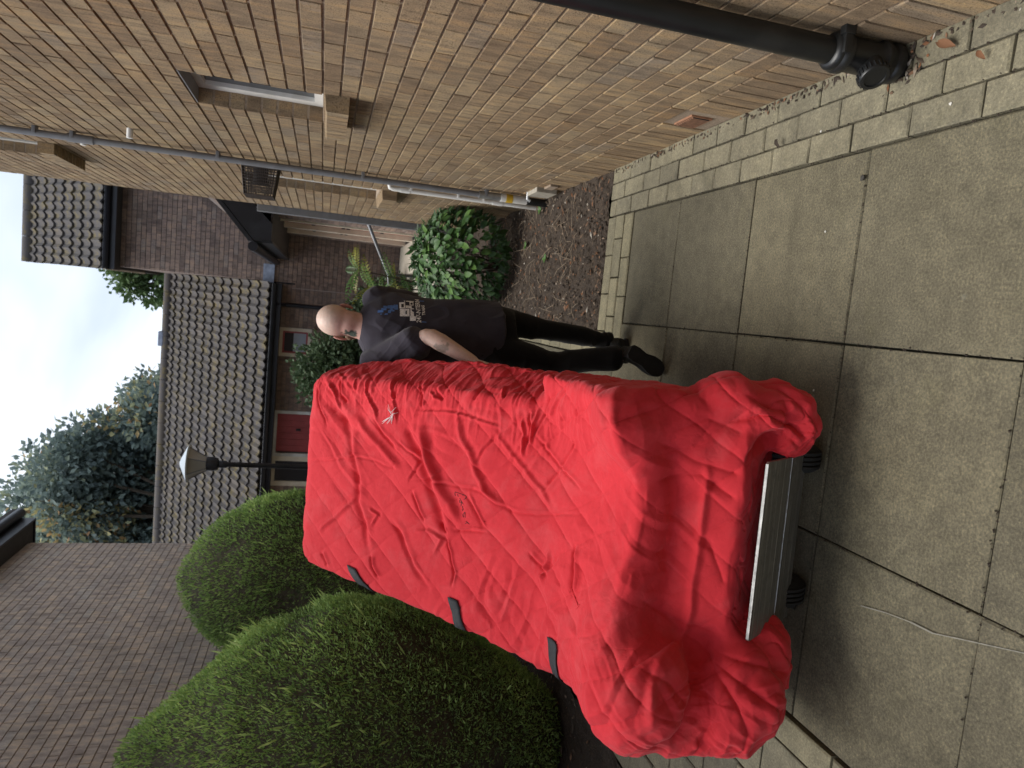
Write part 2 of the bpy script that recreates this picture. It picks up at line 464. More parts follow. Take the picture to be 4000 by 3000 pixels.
def blanket_mat():
    m, t, bs = mat_new('red_blanket'); p = objco(t)
    a = noise(t, p, 3.5, 4, .6); w = noise(t, p, 900., 2, .6); mid = noise(t, p, 55., 4, .65)
    c = ramp(t, a, [(.3, (.55, .026, .036)), (.7, (.64, .036, .047))])
    c = mix(t, .35, c, ramp(t, mid, [(.3, (.85, .8, .8)), (.7, (1.1, 1.15, 1.15))]), 'MULTIPLY')
    c = mix(t, ramp(t, noise(t, p, 6.5, 6, .7, .5), [(.5, (0, 0, 0)), (.78, (.16, .16, .16))]), c, (.60, .22, .22))
    t.links.new(c, bs.inputs['Base Color']); bs.inputs['Roughness'].default_value = .85
    bs.inputs['Specular IOR Level'].default_value = .2
    bs.inputs['Sheen Weight'].default_value = .22; bs.inputs['Sheen Roughness'].default_value = .45
    bs.inputs['Sheen Tint'].default_value = (1., .45, .48, 1)
    wv = N(t, 'ShaderNodeVectorMath', {0: p, 1: N(t, 'ShaderNodeVectorMath', {0: N(t, 'ShaderNodeTexNoise', {'Vector': p, 'Scale': 9., 'Detail': 3.}).outputs['Color'], 1: (.09, .09, .09)}, operation='MULTIPLY').outputs[0]}, operation='ADD').outputs[0]
    r1 = math_n(t, 'ABSOLUTE', math_n(t, 'SUBTRACT', noise(t, wv, 10., 2, .5), .5))
    r2 = math_n(t, 'ABSOLUTE', math_n(t, 'SUBTRACT', noise(t, wv, 26., 2, .5), .5))
    gate = ramp(t, noise(t, p, 5., 3, .6), [(.38, (.15, .15, .15)), (.62, (1, 1, 1))])
    cr = math_n(t, 'ADD', math_n(t, 'MINIMUM', r1, .045), math_n(t, 'MULTIPLY', math_n(t, 'MINIMUM', r2, .045), .6))
    h = math_n(t, 'ADD', math_n(t, 'MULTIPLY', math_n(t, 'MULTIPLY', cr, gate), 5.), math_n(t, 'MULTIPLY', w, .08))
    bump(t, bs, h, .5, .006)
blanket_mat()

def cloth_mat(name, col, rough=.9):
    m, t, bs = mat_new(name); p = objco(t)
    a = noise(t, p, 9., 4, .6); w = noise(t, p, 700., 2)
    c = ramp(t, a, [(.3, tuple(x * .8 for x in col)), (.7, tuple(x * 1.2 for x in col))])
    t.links.new(c, bs.inputs['Base Color']); bs.inputs['Roughness'].default_value = rough
    bs.inputs['Specular IOR Level'].default_value = .15
    bs.inputs['Sheen Weight'].default_value = .12; bs.inputs['Sheen Roughness'].default_value = .5
    bump(t, bs, w, .2, .002)
cloth_mat('shirt_cloth', (.044, .040, .053))
cloth_mat('trouser_cloth', (.0075, .0075, .008))
plain('shoe', (.011, .011, .011), .65, nscale=30, namp=.3, bumpy=.2)
plain('print_white', (.74, .71, .69), .8, nscale=120, namp=.3)
plain('print_blue', (.08, .17, .42), .8, nscale=120, namp=.3)
plain('beard', (.20, .13, .08), .9, nscale=150, namp=.4, bumpy=.6)

def skin_mat():
    m, t, bs = mat_new('skin'); p = objco(t)
    n = noise(t, p, 60., 4, .6)
    c = mix(t, attr(t, 'flush'), (.64, .49, .41), (.56, .29, .24))
    c = mix(t, .5, c, ramp(t, n, [(.3, (.82, .8, .8)), (.7, (1.15, 1.12, 1.1))]), 'MULTIPLY')
    tn = noise(t, p, 160., 3, .6)
    c = mix(t, attr(t, 'tattoo'), c, ramp(t, tn, [(.35, (.03, .035, .035)), (.65, (.10, .13, .105))]))
    t.links.new(c, bs.inputs['Base Color']); bs.inputs['Roughness'].default_value = .5
    bs.inputs['Specular IOR Level'].default_value = .4
    bs.inputs['Subsurface Weight'].default_value = .12; bs.inputs['Subsurface Radius'].default_value = (.02, .008, .005)
    bump(t, bs, noise(t, p, 350., 2), .15, .002)
skin_mat()

# ================================================================ ground and paving
gm = make_mesh('ground', [(-70, -20, -.04), (70, -20, -.04), (70, 120, -.04), (-70, 120, -.04)], [(0, 1, 2, 3)])
tag(link('ground', gm, MATS['ground']), kind='structure')

paving = tag(empty('pavement'), kind='structure')
def stone(name, x0, x1, y0, y1, z1, mat, parent, rnd, bev=.005, gap=.004, zb=-.045):
    """one paving stone with worn edges"""
    g = gap; x0 += g; x1 -= g; y0 += g; y1 -= g
    b = bev * random.uniform(.7, 1.5); j = lambda: random.uniform(-.0015, .0015)
    zt = z1 + random.uniform(-.002, .002)
    V = [(x0, y0, zb), (x1, y0, zb), (x1, y1, zb), (x0, y1, zb)]
    V += [(x0 + j(), y0 + j(), zt - b), (x1 + j(), y0 + j(), zt - b), (x1 + j(), y1 + j(), zt - b), (x0 + j(), y1 + j(), zt - b)]
    V += [(x0 + b, y0 + b, zt + j()), (x1 - b, y0 + b, zt + j()), (x1 - b, y1 - b, zt + j()), (x0 + b, y1 - b, zt + j())]
    F = []
    for k in (0, 4):
        for i in range(4):
            F.append((k + i, k + (i + 1) % 4, k + 4 + (i + 1) % 4, k + 4 + i))
    F.append((8, 9, 10, 11))
    me = make_mesh(name, V, F, [rnd] * len(F))
    return link(name, me, MATS[mat], parent)
P = .5945                                     # slab module seen in the picture
ROWS = [1.285 + P * (i - 3) for i in range(0, 22)]
XC = [(-1.235, -.62), (-.62, 0.), (0., .597)]
BED_Y0, BED_Y1, BED_X0 = 3.93, 8.35, -.10
for i in range(len(ROWS) - 1):
    y0, y1 = ROWS[i], ROWS[i + 1]
    for c, (x0, x1) in enumerate(XC):
        if c == 2:
            if y0 > 3.55: continue
            y1c = min(y1, 3.585)
        else:
            y1c = y1
        xx1 = x1
        if c == 1 and y0 > 3.55: xx1 = -.215
        stone('slab', x0, xx1, y0, y1c, 0., 'slab', paving, random.random(), .0035, .0024)
# three rows of border blocks along the brick wall
y_end = 3.93
for r in range(3):
    x0 = .602 + r * .093
    y = -.35 + r * .11 + random.uniform(-.02, .02)
    lim = y_end if r == 2 else (3.77 if r == 1 else 3.60)
    lim = y_end
    while y < lim - .03:
        ln = random.choice((.20, .21, .235, .19))
        y2 = min(y + ln, lim)
        if lim - y2 < .07: y2 = lim
        stone('border_block', x0, x0 + .093, y, y2, .004, 'paver', paving, random.random(), .004, .003)
        y = y2
# rows in front of the planting bed
for r in range(3):
    y0 = 3.592 + r * .1125
    x = .598
    first = True
    while x > -.21:
        ln = random.choice((.22, .215, .24)) * (.6 if first and r == 1 else 1.); first = False
        x2 = max(x - ln, -.21)
        if x2 + .21 < .06: x2 = -.21
        stone('border_block', x2, x, y0, y0 + .1125, .006, 'kerb', paving, random.random(), .004, .003)
        x = x2
y = 3.93
while y < BED_Y1:
    y2 = min(y + .215, BED_Y1)
    stone('border_block', -.21, -.10, y, y2, .006, 'kerb', paving, random.random(), .004, .003)
    y = y2
# blocks left of the slabs
for r in range(5):
    y = .2 + r * .09
    while y < 9.:
        ln = random.choice((.2, .215, .225)) * (1.4 if r == 0 else 1.)
        stone('border_block', -1.35 - r * .21 if r else -1.345, -1.243 if r == 0 else -1.14 - r * .21, y, y + ln, .006 if r == 0 else 0., 'kerb' if r == 0 else 'paver', paving, random.random(), .004, .004)
        y += ln
# chalk scratch on the paving near the camera
pts = [(-.755, 1.652), (-.735, 1.56), (-.723, 1.474), (-.72, 1.403), (-.695, 1.316), (-.675, 1.244), (-.654, 1.169), (-.64, 1.10)]
sm = MB()
for (a, b), (c, d) in zip(pts[:-1], pts[1:]):
    w = random.uniform(.0008, .0022)
    sm.add([(a - w, b, .0045), (a + w, b, .0045), (c + w, d, .0045), (c - w, d, .0045)], [(0, 1, 2, 3)])
sm.build('scratch', MATS['chalk'], paving)

# soil of the planting bed, with a litter of bark, stones and dry stalks
def soil_sheet(name, x0, x1, y0, y1, nx, ny, z, amp, seed):
    xs = np.linspace(x0, x1, nx); ys = np.linspace(y0, y1, ny)
    G = np.array([(a, b, 0.) for b in ys for a in xs])
    G[:, 2] = z + amp * fbm(G * 4.5, seed, 4) + amp * .35 * fbm(G * 30, seed + 5, 2)
    idx = np.arange(nx * ny).reshape(ny, nx)
    Fq = np.stack([idx[:-1, :-1], idx[:-1, 1:], idx[1:, 1:], idx[1:, :-1]], -1).reshape(-1, 4)
    o = link(name, make_mesh(name, G, Fq), MATS['soil'], None, True)
    return tag(o, kind='structure')
soil_sheet('planting_bed', -.10, .885, 3.93, 8.35, 90, 330, .0, .022, 3)
soil_sheet('planting_bed', -3.42, -2.2, -.5, 12.9, 60, 260, .0, .03, 9)

def chips(n, fx, size, seed, flat=.35):
    rg = np.random.default_rng(seed); Vs = []; Fs = []; rn = []
    for i in range(n):
        x, y, z = fx(rg)
        s = size * rg.uniform(.4, 1.6); a = rg.uniform(0, 2 * PI); el = rg.uniform(1., 3.2)
        tl = rg.uniform(-.4, .4)
        ux, uy = math.cos(a), math.sin(a)
        A = np.array([ux * s * el, uy * s * el, tl * s]); B = np.array([-uy * s, ux * s, rg.uniform(-.3, .3) * s]); C = np.array([0, 0, s * flat * rg.uniform(.5, 1.6)])
        c = np.array([x, y, z + s * .15])
        b = len(Vs)
        Vs += [c - A * .5, c - B * .5, c + A * .5, c + B * .5, c + C]
        Fs += [(b, b + 1, b + 4), (b + 1, b + 2, b + 4), (b + 2, b + 3, b + 4), (b + 3, b, b + 4)]
        rn += [rg.random() ** 1.3] * 4
    return Vs, Fs, rn
bedf = lambda rg: (rg.uniform(-.08, .87), 3.95 + 3.2 * rg.random() ** 1.3, .012)
V, Fs, rn = chips(2600, bedf, .012, 5)
tag(link('leaf_litter', make_mesh('leaf_litter', V, np.array(Fs), rn), MATS['litter']), 'bark chips, pebbles and dry leaf litter strewn over the dark soil', 'leaf litter', kind='stuff')
V, Fs, rn = chips(500, lambda rg: (rg.uniform(-2.7, -2.15), rg.uniform(2.5, 7.), .01), .014, 6)
tag(link('leaf_litter', make_mesh('leaf_litter', V, np.array(Fs), rn), MATS['litter']), 'dead leaves and chips on the soil below the clipped yews', 'leaf litter', kind='stuff')
V, Fs, rn = chips(330, lambda rg: (.865 - .03 * rg.random() ** 2, rg.uniform(1.1, 3.9), .004), .008, 8)
tag(link('grit_line', make_mesh('grit_line', V, np.array(Fs), rn), MATS['litter']), 'line of dark grit and crumbs along the foot of the tan brick wall', 'grit', kind='stuff')
sm = MB(); rg = random.Random(4)
for i in range(150):
    x, y = rg.uniform(-.05, .82), 4.3 + 1.9 * rg.random()
    a = rg.uniform(0, 2 * PI); ln = rg.uniform(.04, .17)
    p0 = Vector((x, y, .02)); d = Vector((math.cos(a), math.sin(a), rg.uniform(-.05, .35)))
    sm.tube([p0, p0 + d * ln * .5 + Vector((0, 0, rg.uniform(0, .02))), p0 + d * ln], [.0022, .002, .001], 4)
tag(sm.build('dry_stalks', MATS['twig']), 'tangle of pale dry stalks lying on the soil before the shrub', 'dry stalks', kind='stuff')

# moss and crumbs sitting in the open joints
mv = []; mf = []; mr = []
rg = np.random.default_rng(21)
def joint_bits(n, fx, s):
    for i in range(n):
        x, y = fx(rg); b = len(mv); q = s * rg.uniform(.5, 1.5)
        mv.extend([(x - q, y, .001), (x, y - q, .001), (x + q, y, .001), (x, y + q, .001), (x, y, .003 + q * .5)])
        mf.extend([(b, b + 1, b + 4), (b + 1, b + 2, b + 4), (b + 2, b + 3, b + 4), (b + 3, b, b + 4)]); mr.extend([rg.random() * .35] * 4)
for xx in (0., -.62, .6, .695, .788):
    joint_bits(120, lambda g, xx=xx: (xx + g.normal(0, .003), g.uniform(1.1, 3.9)), .0028)
for yy in ROWS[2:9]:
    joint_bits(60, lambda g, yy=yy: (g.uniform(-1.2, .58), yy + g.normal(0, .003)), .0028)
tag(link('joint_moss', make_mesh('joint_moss', mv, np.array(mf), mr), MATS['litter']), 'dark crumbs and moss caught in the paving joints', 'moss', kind='stuff')

# a few loose things lying on the paving
def pebble(x, y, s, mat, label, name='pebble', cat='pebble'):
    bm = bmesh.new(); bmesh.ops.create_icosphere(bm, subdivisions=1, radius=s)
    for v in bm.verts:
        v.co = Vector((v.co.x * random.uniform(.8, 1.3), v.co.y * random.uniform(.7, 1.2), max(v.co.z * .6, -s * .45)))
    me = bpy.data.meshes.new(name); bm.to_mesh(me); bm.free()
    o = link(name, me, MATS[mat]); o.location = (x, y, .004 + s * .45); tag(o, label, cat); return o
pebble(.511, 1.889, .010, 'pebble_dark', 'dark crumb of soil on the slab joint near the border blocks')
pebble(.66, 1.60, .005, 'pebble_white', 'small white chip on the border blocks beside the black drainpipe')
pebble(.70, 2.12, .0045, 'pebble_white', 'small white chip on the border blocks in front of the air brick')
pebble(.36, 2.03, .004, 'pebble_white', 'small pale chip lying in the middle of a paving slab')
pebble(-.16, 1.98, .004, 'pebble_white', 'tiny pale chip on the slab right of the red bundle')
def flat_leaf(x, y, L_, W_, rz, rnd, label):
    n = 6; V = []; F = []
    for i in range(n + 1):
        t = i / n; w = W_ * math.sin(PI * min(1, t * .9 + .06)) ** .8; z = .006 + .012 * math.sin(PI * t) * random.uniform(.6, 1.2) + .012 * t * t
        V += [(t * L_ - L_ / 2, -w, z + .004), (t * L_ - L_ / 2, 0, z), (t * L_ - L_ / 2, w, z + .008)]
    for i in range(n):
        for k in (0, 1):
            F.append((i * 3 + k, i * 3 + k + 3, i * 3 + k + 4, i * 3 + k + 1))
    o = link('fallen_leaf', make_mesh('fallen_leaf', V, F, [rnd] * len(F)), MATS['litter'], None, True)
    o.location = (x, y, .006); o.rotation_euler = (0, 0, rz); return tag(o, label, 'leaf')
flat_leaf(.82, 1.63, .055, .012, 1.1, .8, 'curled orange brown leaf lying against the foot of the brick wall')
flat_leaf(.755, 1.51, .024, .007, .4, .82, 'small orange leaf on the border blocks at the picture edge')
flat_leaf(.70, 2.33, .03, .008, .2, .25, 'small dark leaf on the border blocks behind the drainpipe')

# ================================================================ brick walls
def brick_variants(mat, k=10, name='brick'):
    out = []
    for i in range(k):
        l, d, h, b = .5, .03, .5, .0
        # unit brick: x -0.5..0.5, z -0.5..0.5, front at y=0 (outward +y), depth 0.03
        bx, bz = .008, .022
        V = [(-.5, -.03, -.5), (.5, -.03, -.5), (.5, -.03, .5), (-.5, -.03, .5),
             (-.5, -.003, -.5), (.5, -.003, -.5), (.5, -.003, .5), (-.5, -.003, .5)]
        j = lambda s: random.uniform(-s, s)
        V += [(-.5 + bx + j(.006), j(.0006), -.5 + bz + j(.02)), (.5 - bx + j(.006), j(.0006), -.5 + bz + j(.02)), (.5 - bx + j(.006), j(.0006), .5 - bz + j(.02)), (-.5 + bx + j(.006), j(.0006), .5 - bz + j(.02))]
        F = []
        for q in (0, 4):
            for a in range(4):
                F.append((q + a, q + 4 + a, q + 4 + (a + 1) % 4, q + (a + 1) % 4))
        F.append((8, 11, 10, 9))
        me = make_mesh(name, V, F, [(i + .5) / k] * len(F)); me.materials.append(MATS[mat]); out.append(me)
    return out
def wall_bricks(parent, origin, ud, nd, specs, mat, variants, limit=300, name='brick', pile='brickwork', proud=.0015):
    """specs: list of (u0, u1, z0, z1); the largest ones in view become parts of their own"""
    ud = np.array(ud, float); nd = np.array(nd, float); up = np.array([0, 0, 1.]); origin = np.array(origin, float)
    eye = np.array([0, 0, CAM_H]); sc = []
    for s in specs:
        c = origin + ud * (s[0] + s[1]) / 2 + up * (s[2] + s[3]) / 2
        d = eye - c; dist = np.linalg.norm(d)
        v = (s[1] - s[0]) * (s[3] - s[2]) * abs(d @ nd) / dist ** 3 if in_view(c, 0) else 0
        sc.append(v)
    order = np.argsort(-np.array(sc))
    Vb = [np.array([v.co[:] for v in me.vertices]) for me in variants]
    Fb = np.array([p.vertices[:] for p in variants[0].polygons])
    mv, mf, mr, base = [], [], [], 0
    for k, i in enumerate(order):
        u0, u1, z0, z1 = specs[i]
        vi = random.randrange(len(variants))
        c = origin + ud * (u0 + u1) / 2 + up * (z0 + z1) / 2 + nd * random.uniform(-proud, proud)
        tw = random.uniform(-.004, .004)
        if k < limit and sc[i] > 0:
            o = bpy.data.objects.new(name, variants[vi]); COL.objects.link(o)
            mm = Matrix.Identity(4)
            for r in range(3):
                mm[r][0] = ud[r] * (u1 - u0); mm[r][1] = nd[r] + ud[r] * tw; mm[r][2] = up[r] * (z1 - z0); mm[r][3] = c[r]
            setpar(o, parent); o.matrix_basis = mm
        else:
            L_ = Vb[vi]
            W = c + np.outer(L_[:, 0] * (u1 - u0), ud) + np.outer(L_[:, 1], nd) + np.outer(L_[:, 2] * (z1 - z0), up)
            mv.append(W); mf.append(Fb + base); base += len(W); mr += [(vi + .5) / len(variants)] * len(Fb)
    if mv:
        o = link(pile, make_mesh(pile, np.concatenate(mv), np.concatenate(mf), mr), MATS[mat], parent); o['kind'] = 'stuff'
def courses(U0, U1, z0, n, holes=(), pitch=.075, ln=.215, j=.0085, off=0.):
    """stretcher bond; holes: (u0, u1, z0, z1)"""
    out = []
    for k in range(n):
        a, b = z0 + k * pitch + j / 2, z0 + (k + 1) * pitch - j / 2
        u = U0 - ((.1125 if k % 2 else 0.) + off)
        while u < U1:
            segs = [(max(u + j / 2, U0), min(u + ln + j / 2, U1))]
            for h in holes:
                if b > h[2] + .012 and a < h[3] - .012:
                    ns = []
                    for s in segs:
                        if s[1] <= h[0] or s[0] >= h[1]: ns.append(s)
                        else:
                            if s[0] < h[0]: ns.append((s[0], h[0]))
                            if s[1] > h[1]: ns.append((h[1], s[1]))
                    segs = ns
            for s in segs:
                if s[1] - s[0] > .02: out.append((s[0] - .002 + random.uniform(0, .003), s[1] + .002 - random.uniform(0, .003), a, b))
            u += .225
    return out

# unseen wall added behind the viewer to keep sky light off the bundle's foot
bw = MB(); bw.lohi((-3.4, -4.4, -.05), (7., -3.6, 5.3)); tag(bw.build('unseen_sky_blocker', MATS['brick_body']), kind='structure')
# ---------------------------------------------------------------- the tan brick building on the right
XW = .875; WALL_T = 5.4; WALL_END = 8.02
nb = empty('brick_building', (.9, 4., 0))
tag(nb, 'tan brick building with recessed joints and narrow windows along the right side', 'building')
WIN = [(3.385, 3.905, 1.635, 2.235), (5.93, 6.50, 1.185, 2.235), (5.86, 6.50, 3.585, 4.71)]
holes = list(WIN) + [(2.755, 2.915, .06, .16)]
tanv = brick_variants('brick_tan', 12)
specs = courses(.9, WALL_END, .21, 69, holes)
# brick-on-end course at the foot of the wall
u = .9
while u < WALL_END:
    if not (u + .065 > 2.755 and u < 2.915): specs.append((u + .004, u + .071, -.03, .205))
    u += .075
wall_bricks(nb, (XW, 0, 0), (0, 1, 0), (-1, 0, 0), specs, 'brick_tan', tanv, 300)
mb = MB()                                     # mortar bed, cut round the openings
zs = sorted({-.05, WALL_T} | {h[2] for h in WIN} | {h[3] for h in WIN})
for a, b in zip(zs[:-1], zs[1:]):
    cuts = sorted([(h[0], h[1]) for h in WIN if h[2] <= a + 1e-6 and h[3] >= b - 1e-6])
    y = .6
    for c0, c1 in cuts + [(WALL_END, WALL_END)]:
        if c0 > y: mb.lohi((XW + .0065, y, a), (XW + .10, c0, b))
        y = c1
mb.build('mortar', MATS['mortar'], nb)
mb = MB(); mb.lohi((XW + .30, -4, -.05), (XW + 6, WALL_END - .004, WALL_T)); mb.lohi((XW + .009, -4, -.05), (XW + .29, .59, WALL_T))
mb.lohi((XW + .101, .6, -.05), (XW + .29, 3.2, WALL_T)); mb.lohi((XW + .101, 7.0, -.05), (XW + .29, WALL_END - .003, WALL_T))
mb.lohi((XW + .101, 3.2, -.05), (XW + .29, 7.0, 1.05)); mb.lohi((XW + .101, 3.2, 4.8), (XW + .29, 7.0, WALL_T))
mb.build('wall_core', MATS['brick_body_tan'], nb)
mb = MB(); mb.lohi((XW - .28, -4, WALL_T), (XW + 6, WALL_END + .1, WALL_T + .2)); mb.build('eaves', MATS['black_paint'], nb)
def wall_window(w, sill_h, nm='window'):
    y0, y1, z0, z1 = w
    wo = MB()                                  # white frame set back in the reveal
    xf = XW + .075
    wo.lohi((xf, y0, z0), (xf + .05, y0 + .08, z1)); wo.lohi((xf, y1 - .08, z0), (xf + .05, y1, z1))
    wo.lohi((xf, y0 + .08, z0), (xf + .05, y1 - .08, z0 + .045)); wo.lohi((xf, y0 + .08, z1 - .045), (xf + .05, y1 - .08, z1))
    f = wo.build('window', MATS['white_pvc'], nb)
    g = MB(); g.lohi((xf + .02, y0 + .081, z0 + .046), (xf + .03, y1 - .081, z1 - .046)); g.build('pane', MATS['window_glass'], f)
    g = MB(); g.lohi((XW + .003, y0 + .001, z1 - .006), (XW + .1, y1 - .001, z1 - .0005)); g.build('lintel', MATS['grey_paint'], f)
    # bricks of the two reveals
    k = 0; z = z0
    while z < z1 - .01:
        for (yy, nrm, o2) in ((y1, (0, -1, 0), .0), (y0, (0, 1, 0), .0)):
            me = random.choice(tanv)
            o = bpy.data.objects.new('reveal_brick', me); COL.objects.link(o); o.parent = f
            ud = np.array((-1., 0, 0)) if nrm[1] < 0 else np.array((1., 0, 0))
            mm = Matrix.Identity(4); ln = .072
            for r in range(3):
                mm[r][0] = ud[r] * ln; mm[r][1] = nrm[r] * 1.; mm[r][2] = (0, 0, .065)[r]
                mm[r][3] = (XW + .039, yy - nrm[1] * .0015 + nrm[1] * .003, z + .0375)[r]
            o.matrix_basis = mm
        z += .075
    # brick-on-edge sill
    n = int(round((y1 - y0 + .06) / .075))
    for i in range(n):
        s = MB(); a = y0 - .03 + i * (y1 - y0 + .06) / n
        yb = a + .066
        def pt(u, v, d): return (u, d, v)
        s.prism([(XW - .075, z0 - sill_h), (XW - .075, z0 - .022), (XW - .070, z0 - .017), (XW + .09, z0 + .0), (XW + .09, z0 - sill_h)], a, yb, pt)
        s.build('sill_brick', MATS['brick_tan'], f, rnd=random.uniform(.4, .95))
    return f
wall_window(WIN[0], .115); wall_window(WIN[1], .13); wall_window(WIN[2], .115)
# air brick
ab = MB(); ab.lohi((XW - .001, 2.758, .062), (XW + .05, 2.912, .158)); abo = ab.build('air_brick', MATS['terracotta'], nb)
for i in range(9):
    y = 2.768 + i * .0155
    s = MB(); s.lohi((XW - .006, y, .072), (XW - .0015, y + .007, .148)); s.build('fin', MATS['terracotta'], abo)
s = MB(); s.lohi((XW - .0045, 2.764, .074), (XW - .0016, 2.906, .146)); s.build('slot', MATS['room_dark'], abo)
ab = MB(); ab.lohi((XW - .012, 4.66, .10), (XW + .02, 4.80, .155)); ab.build('air_brick', MATS['mortar'], nb)

# entrance recess behind the corner
rv = empty('entrance_wall', (.96, 10.4, 0)); XR = .955
tag(rv, 'shaded brown brick entrance wall with two red doors under the black canopy', 'wall')
DRS = [(10.25, 11.13), (11.27, 12.15)]
specs = courses(8.06, 12.95, .30, 34, [(DRS[0][0] - .09, DRS[1][1] + .09, .2, 2.42)])
brv = brick_variants('brick_brown', 10)
wall_bricks(rv, (XR, 0, 0), (0, 1, 0), (-1, 0, 0), specs, 'brick_brown', brv, 60)
mb = MB(); mb.lohi((XR + .008, 8.03, -.05), (XR + .4, 10.16, 2.9)); mb.lohi((XR + .008, 12.24, -.05), (XR + .4, 12.96, 2.9)); mb.lohi((XR + .008, 10.16, 2.42), (XR + .4, 12.24, 2.9))
mb.build('mortar', MATS['mortar_grey'], rv)
for i, (a, b) in enumerate(DRS):
    d = MB(); d.lohi((XR + .05, a, .32), (XR + .09, b, 2.34), .004); do = d.build('door', MATS['brown_door'], rv)
    f = MB()
    f.lohi((XR - .02, a - .07, .30), (XR + .08, a - .001, 2.41)); f.lohi((XR - .02, b + .001, .30), (XR + .08, b + .07, 2.41)); f.lohi((XR - .02, a - .001, 2.342), (XR + .08, b + .001, 2.41))
    f.build('door_frame', MATS['cream_paint'], do)
    for z in (.75, 1.25, 1.32, 1.75):
        h = MB(); h.lohi((XR + .035, b - .10, z), (XR + .051, b - .06, z + .05), .003); h.build('door_fitting', MATS['black_paint'], do)
    for zz in (.62, 1.5):
        h = MB(); h.lohi((XR + .043, a + .12, zz), (XR + .0505, b - .16, zz + .62), .003); h.build('door_panel', MATS['brown_door'], do)
# raised landing with steps to the left
ld = empty('entrance_landing', (.6, 10.5, 0)); tag(ld, 'pale concrete landing and steps before the entrance doors', 'steps')
mb = MB(); mb.lohi((.45, 8.42, -.04), (XR, 12.9, .30), .012); mb.build('landing', MATS['concrete'], ld)
for i in range(1, 3):
    mb = MB(); mb.lohi((.45 - .28 * i, 9.2, -.04), (.45 - .28 * (i - 1) - .001, 12.4, .30 - .1 * i), .01); mb.build('step', MATS['concrete'], ld)
# black canopy over the entrance
cp = empty('porch_canopy', (.6, 10.5, 2.2)); tag(cp, 'black pitched canopy with gutter joining the two brick houses above the entrance', 'canopy')
EX, EZ, SL = .53, 2.38, .88
def cpf(u, v, d): return (u, d, v)
mb = MB(); mb.prism([(EX, EZ), (EX, EZ + .06), (1.7, EZ + .06 + 1.17 * SL), (1.7, EZ + 1.17 * SL)], 8.75, 12.97, cpf); mb.build('canopy_roof', MATS['black_paint'], cp)
mb = MB(); mb.prism([(EX + .01, EZ - .19), (EX + .01, EZ - .001), (1.7, EZ + 1.17 * SL - .01), (1.7, EZ + 1.17 * SL - .22), (EX + .22, EZ - .19)], 8.755, 8.80, cpf); mb.build('barge_board', MATS['black_paint'], cp)
mb = MB(); mb.lohi((EX + .0, 8.81, EZ - .2), (EX + .03, 12.96, EZ - .002)); mb.build('fascia', MATS['black_paint'], cp)
mb = MB(); mb.lohi((EX + .031, 8.81, EZ - .19), (XR + .3, 12.95, EZ - .17)); mb.build('soffit', MATS['soffit'], cp)
mb = MB(); mb.tube([(EX - .06, 8.7, EZ + .0), (EX - .06, 12.95, EZ + .0)], .055, 14); mb.build('gutter', MATS['gutter_black'], cp, True)
for i in range(8):                              # stepped lead flashing against the far wall
    x = EX + .02 + i * .13; z = EZ + .10 + i * .13 * SL
    mb = MB(); mb.lohi((x, 12.972, z - .07), (x + .14, 12.988, z + .14)); mb.build('lead_flashing', MATS['lead'], cp)
mb = MB(); mb.lohi((EX - .45, 12.94, EZ + .02), (EX - .10, 12.985, EZ + .20)); mb.build('lead_flashing', MATS['lead'], cp)
# grey post at the corner and hand rail
pp = MB(); pp.lohi((XW - .07, 8.03, .05), (XW + .03, 8.11, 2.30), .006)
tag(pp.build('corner_post', MATS['grey_paint']), 'square grey post at the far corner of the tan brick wall', 'post')
hr = empty('hand_rail', (.3, 8.2, 0)); tag(hr, 'grey tubular hand rail sloping down from the corner post behind the shrub', 'rail')
mb = MB(); mb.tube([(.85, 8.2, 1.15), (.60, 8.2, 1.03), (.33, 8.2, .895), (.29, 8.2, .875), (.20, 8.2, .862), (.15, 8.2, .86)], .019, 12); mb.build('rail', MATS['rail_grey'], hr, True)
mb = MB(); mb.tube([(.30, 8.2, .87), (.30, 8.2, -.03)], .017, 10); mb.build('rail_post', MATS['rail_grey'], hr, True)
mb = MB(); mb.tube([(.152, 8.2, .86), (.140, 8.2, .859)], .022, 12); mb.build('end_cap', MATS['zinc'], hr, True)

# ---------------------------------------------------------------- pipes and fittings on that wall
dp = empty('drain_pipe', (.822, 1.815, 0)); 
tag(dp, 'thick black plastic soil pipe with access cap running down the near brick wall', 'drainpipe')
def child(mb, name, mat, par, smooth=True):
    return mb.build(name, MATS[mat], par, smooth)
PX, PY = .822, 1.815
child(MB().tube([(PX, PY, .20), (PX, PY, WALL_T)], .037, 28), 'pipe', 'black_plastic', dp)
child(MB().lathe((PX, PY, 0), [(.041, -.03), (.045, .012), (.054, .018), (.056, .03), (.056, .040), (.051, .046), (.052, .060), (.056, .066), (.056, .078), (.050, .085), (.047, .10), (.047, .185), (.051, .19), (.056, .197), (.056, .215), (.051, .222), (.052, .232), (.047, .24), (.0375, .245)], 28), 'collar', 'black_plastic', dp)
ac = child(MB().lathe((0, 0, 0), [(.036, 0.), (.036, .055), (.041, .056), (.042, .060), (.042, .078), (.039, .083), (.030, .084), (.029, .080), (.0, .080)], 28, 'X'), 'access_cap', 'black_plastic', dp)
ac.rotation_euler = (0, 0, R(215)); ac.location = (PX, PY, .115)
for i in range(22):
    q = 2 * PI * i / 22
    rbx = MB(); rbx.box((.069, .0425 * math.cos(q), .0425 * math.sin(q)), (.018, .004, .004)); r = rbx.build('rib', MATS['black_plastic'], ac)
child(MB().lohi((PX + .03, PY - .06, .205), (XW + .002, PY - .035, .24), .003).lohi((PX - .02, PY - .058, .21), (PX + .05, PY - .04, .235), .003), 'bracket', 'black_plastic', dp)
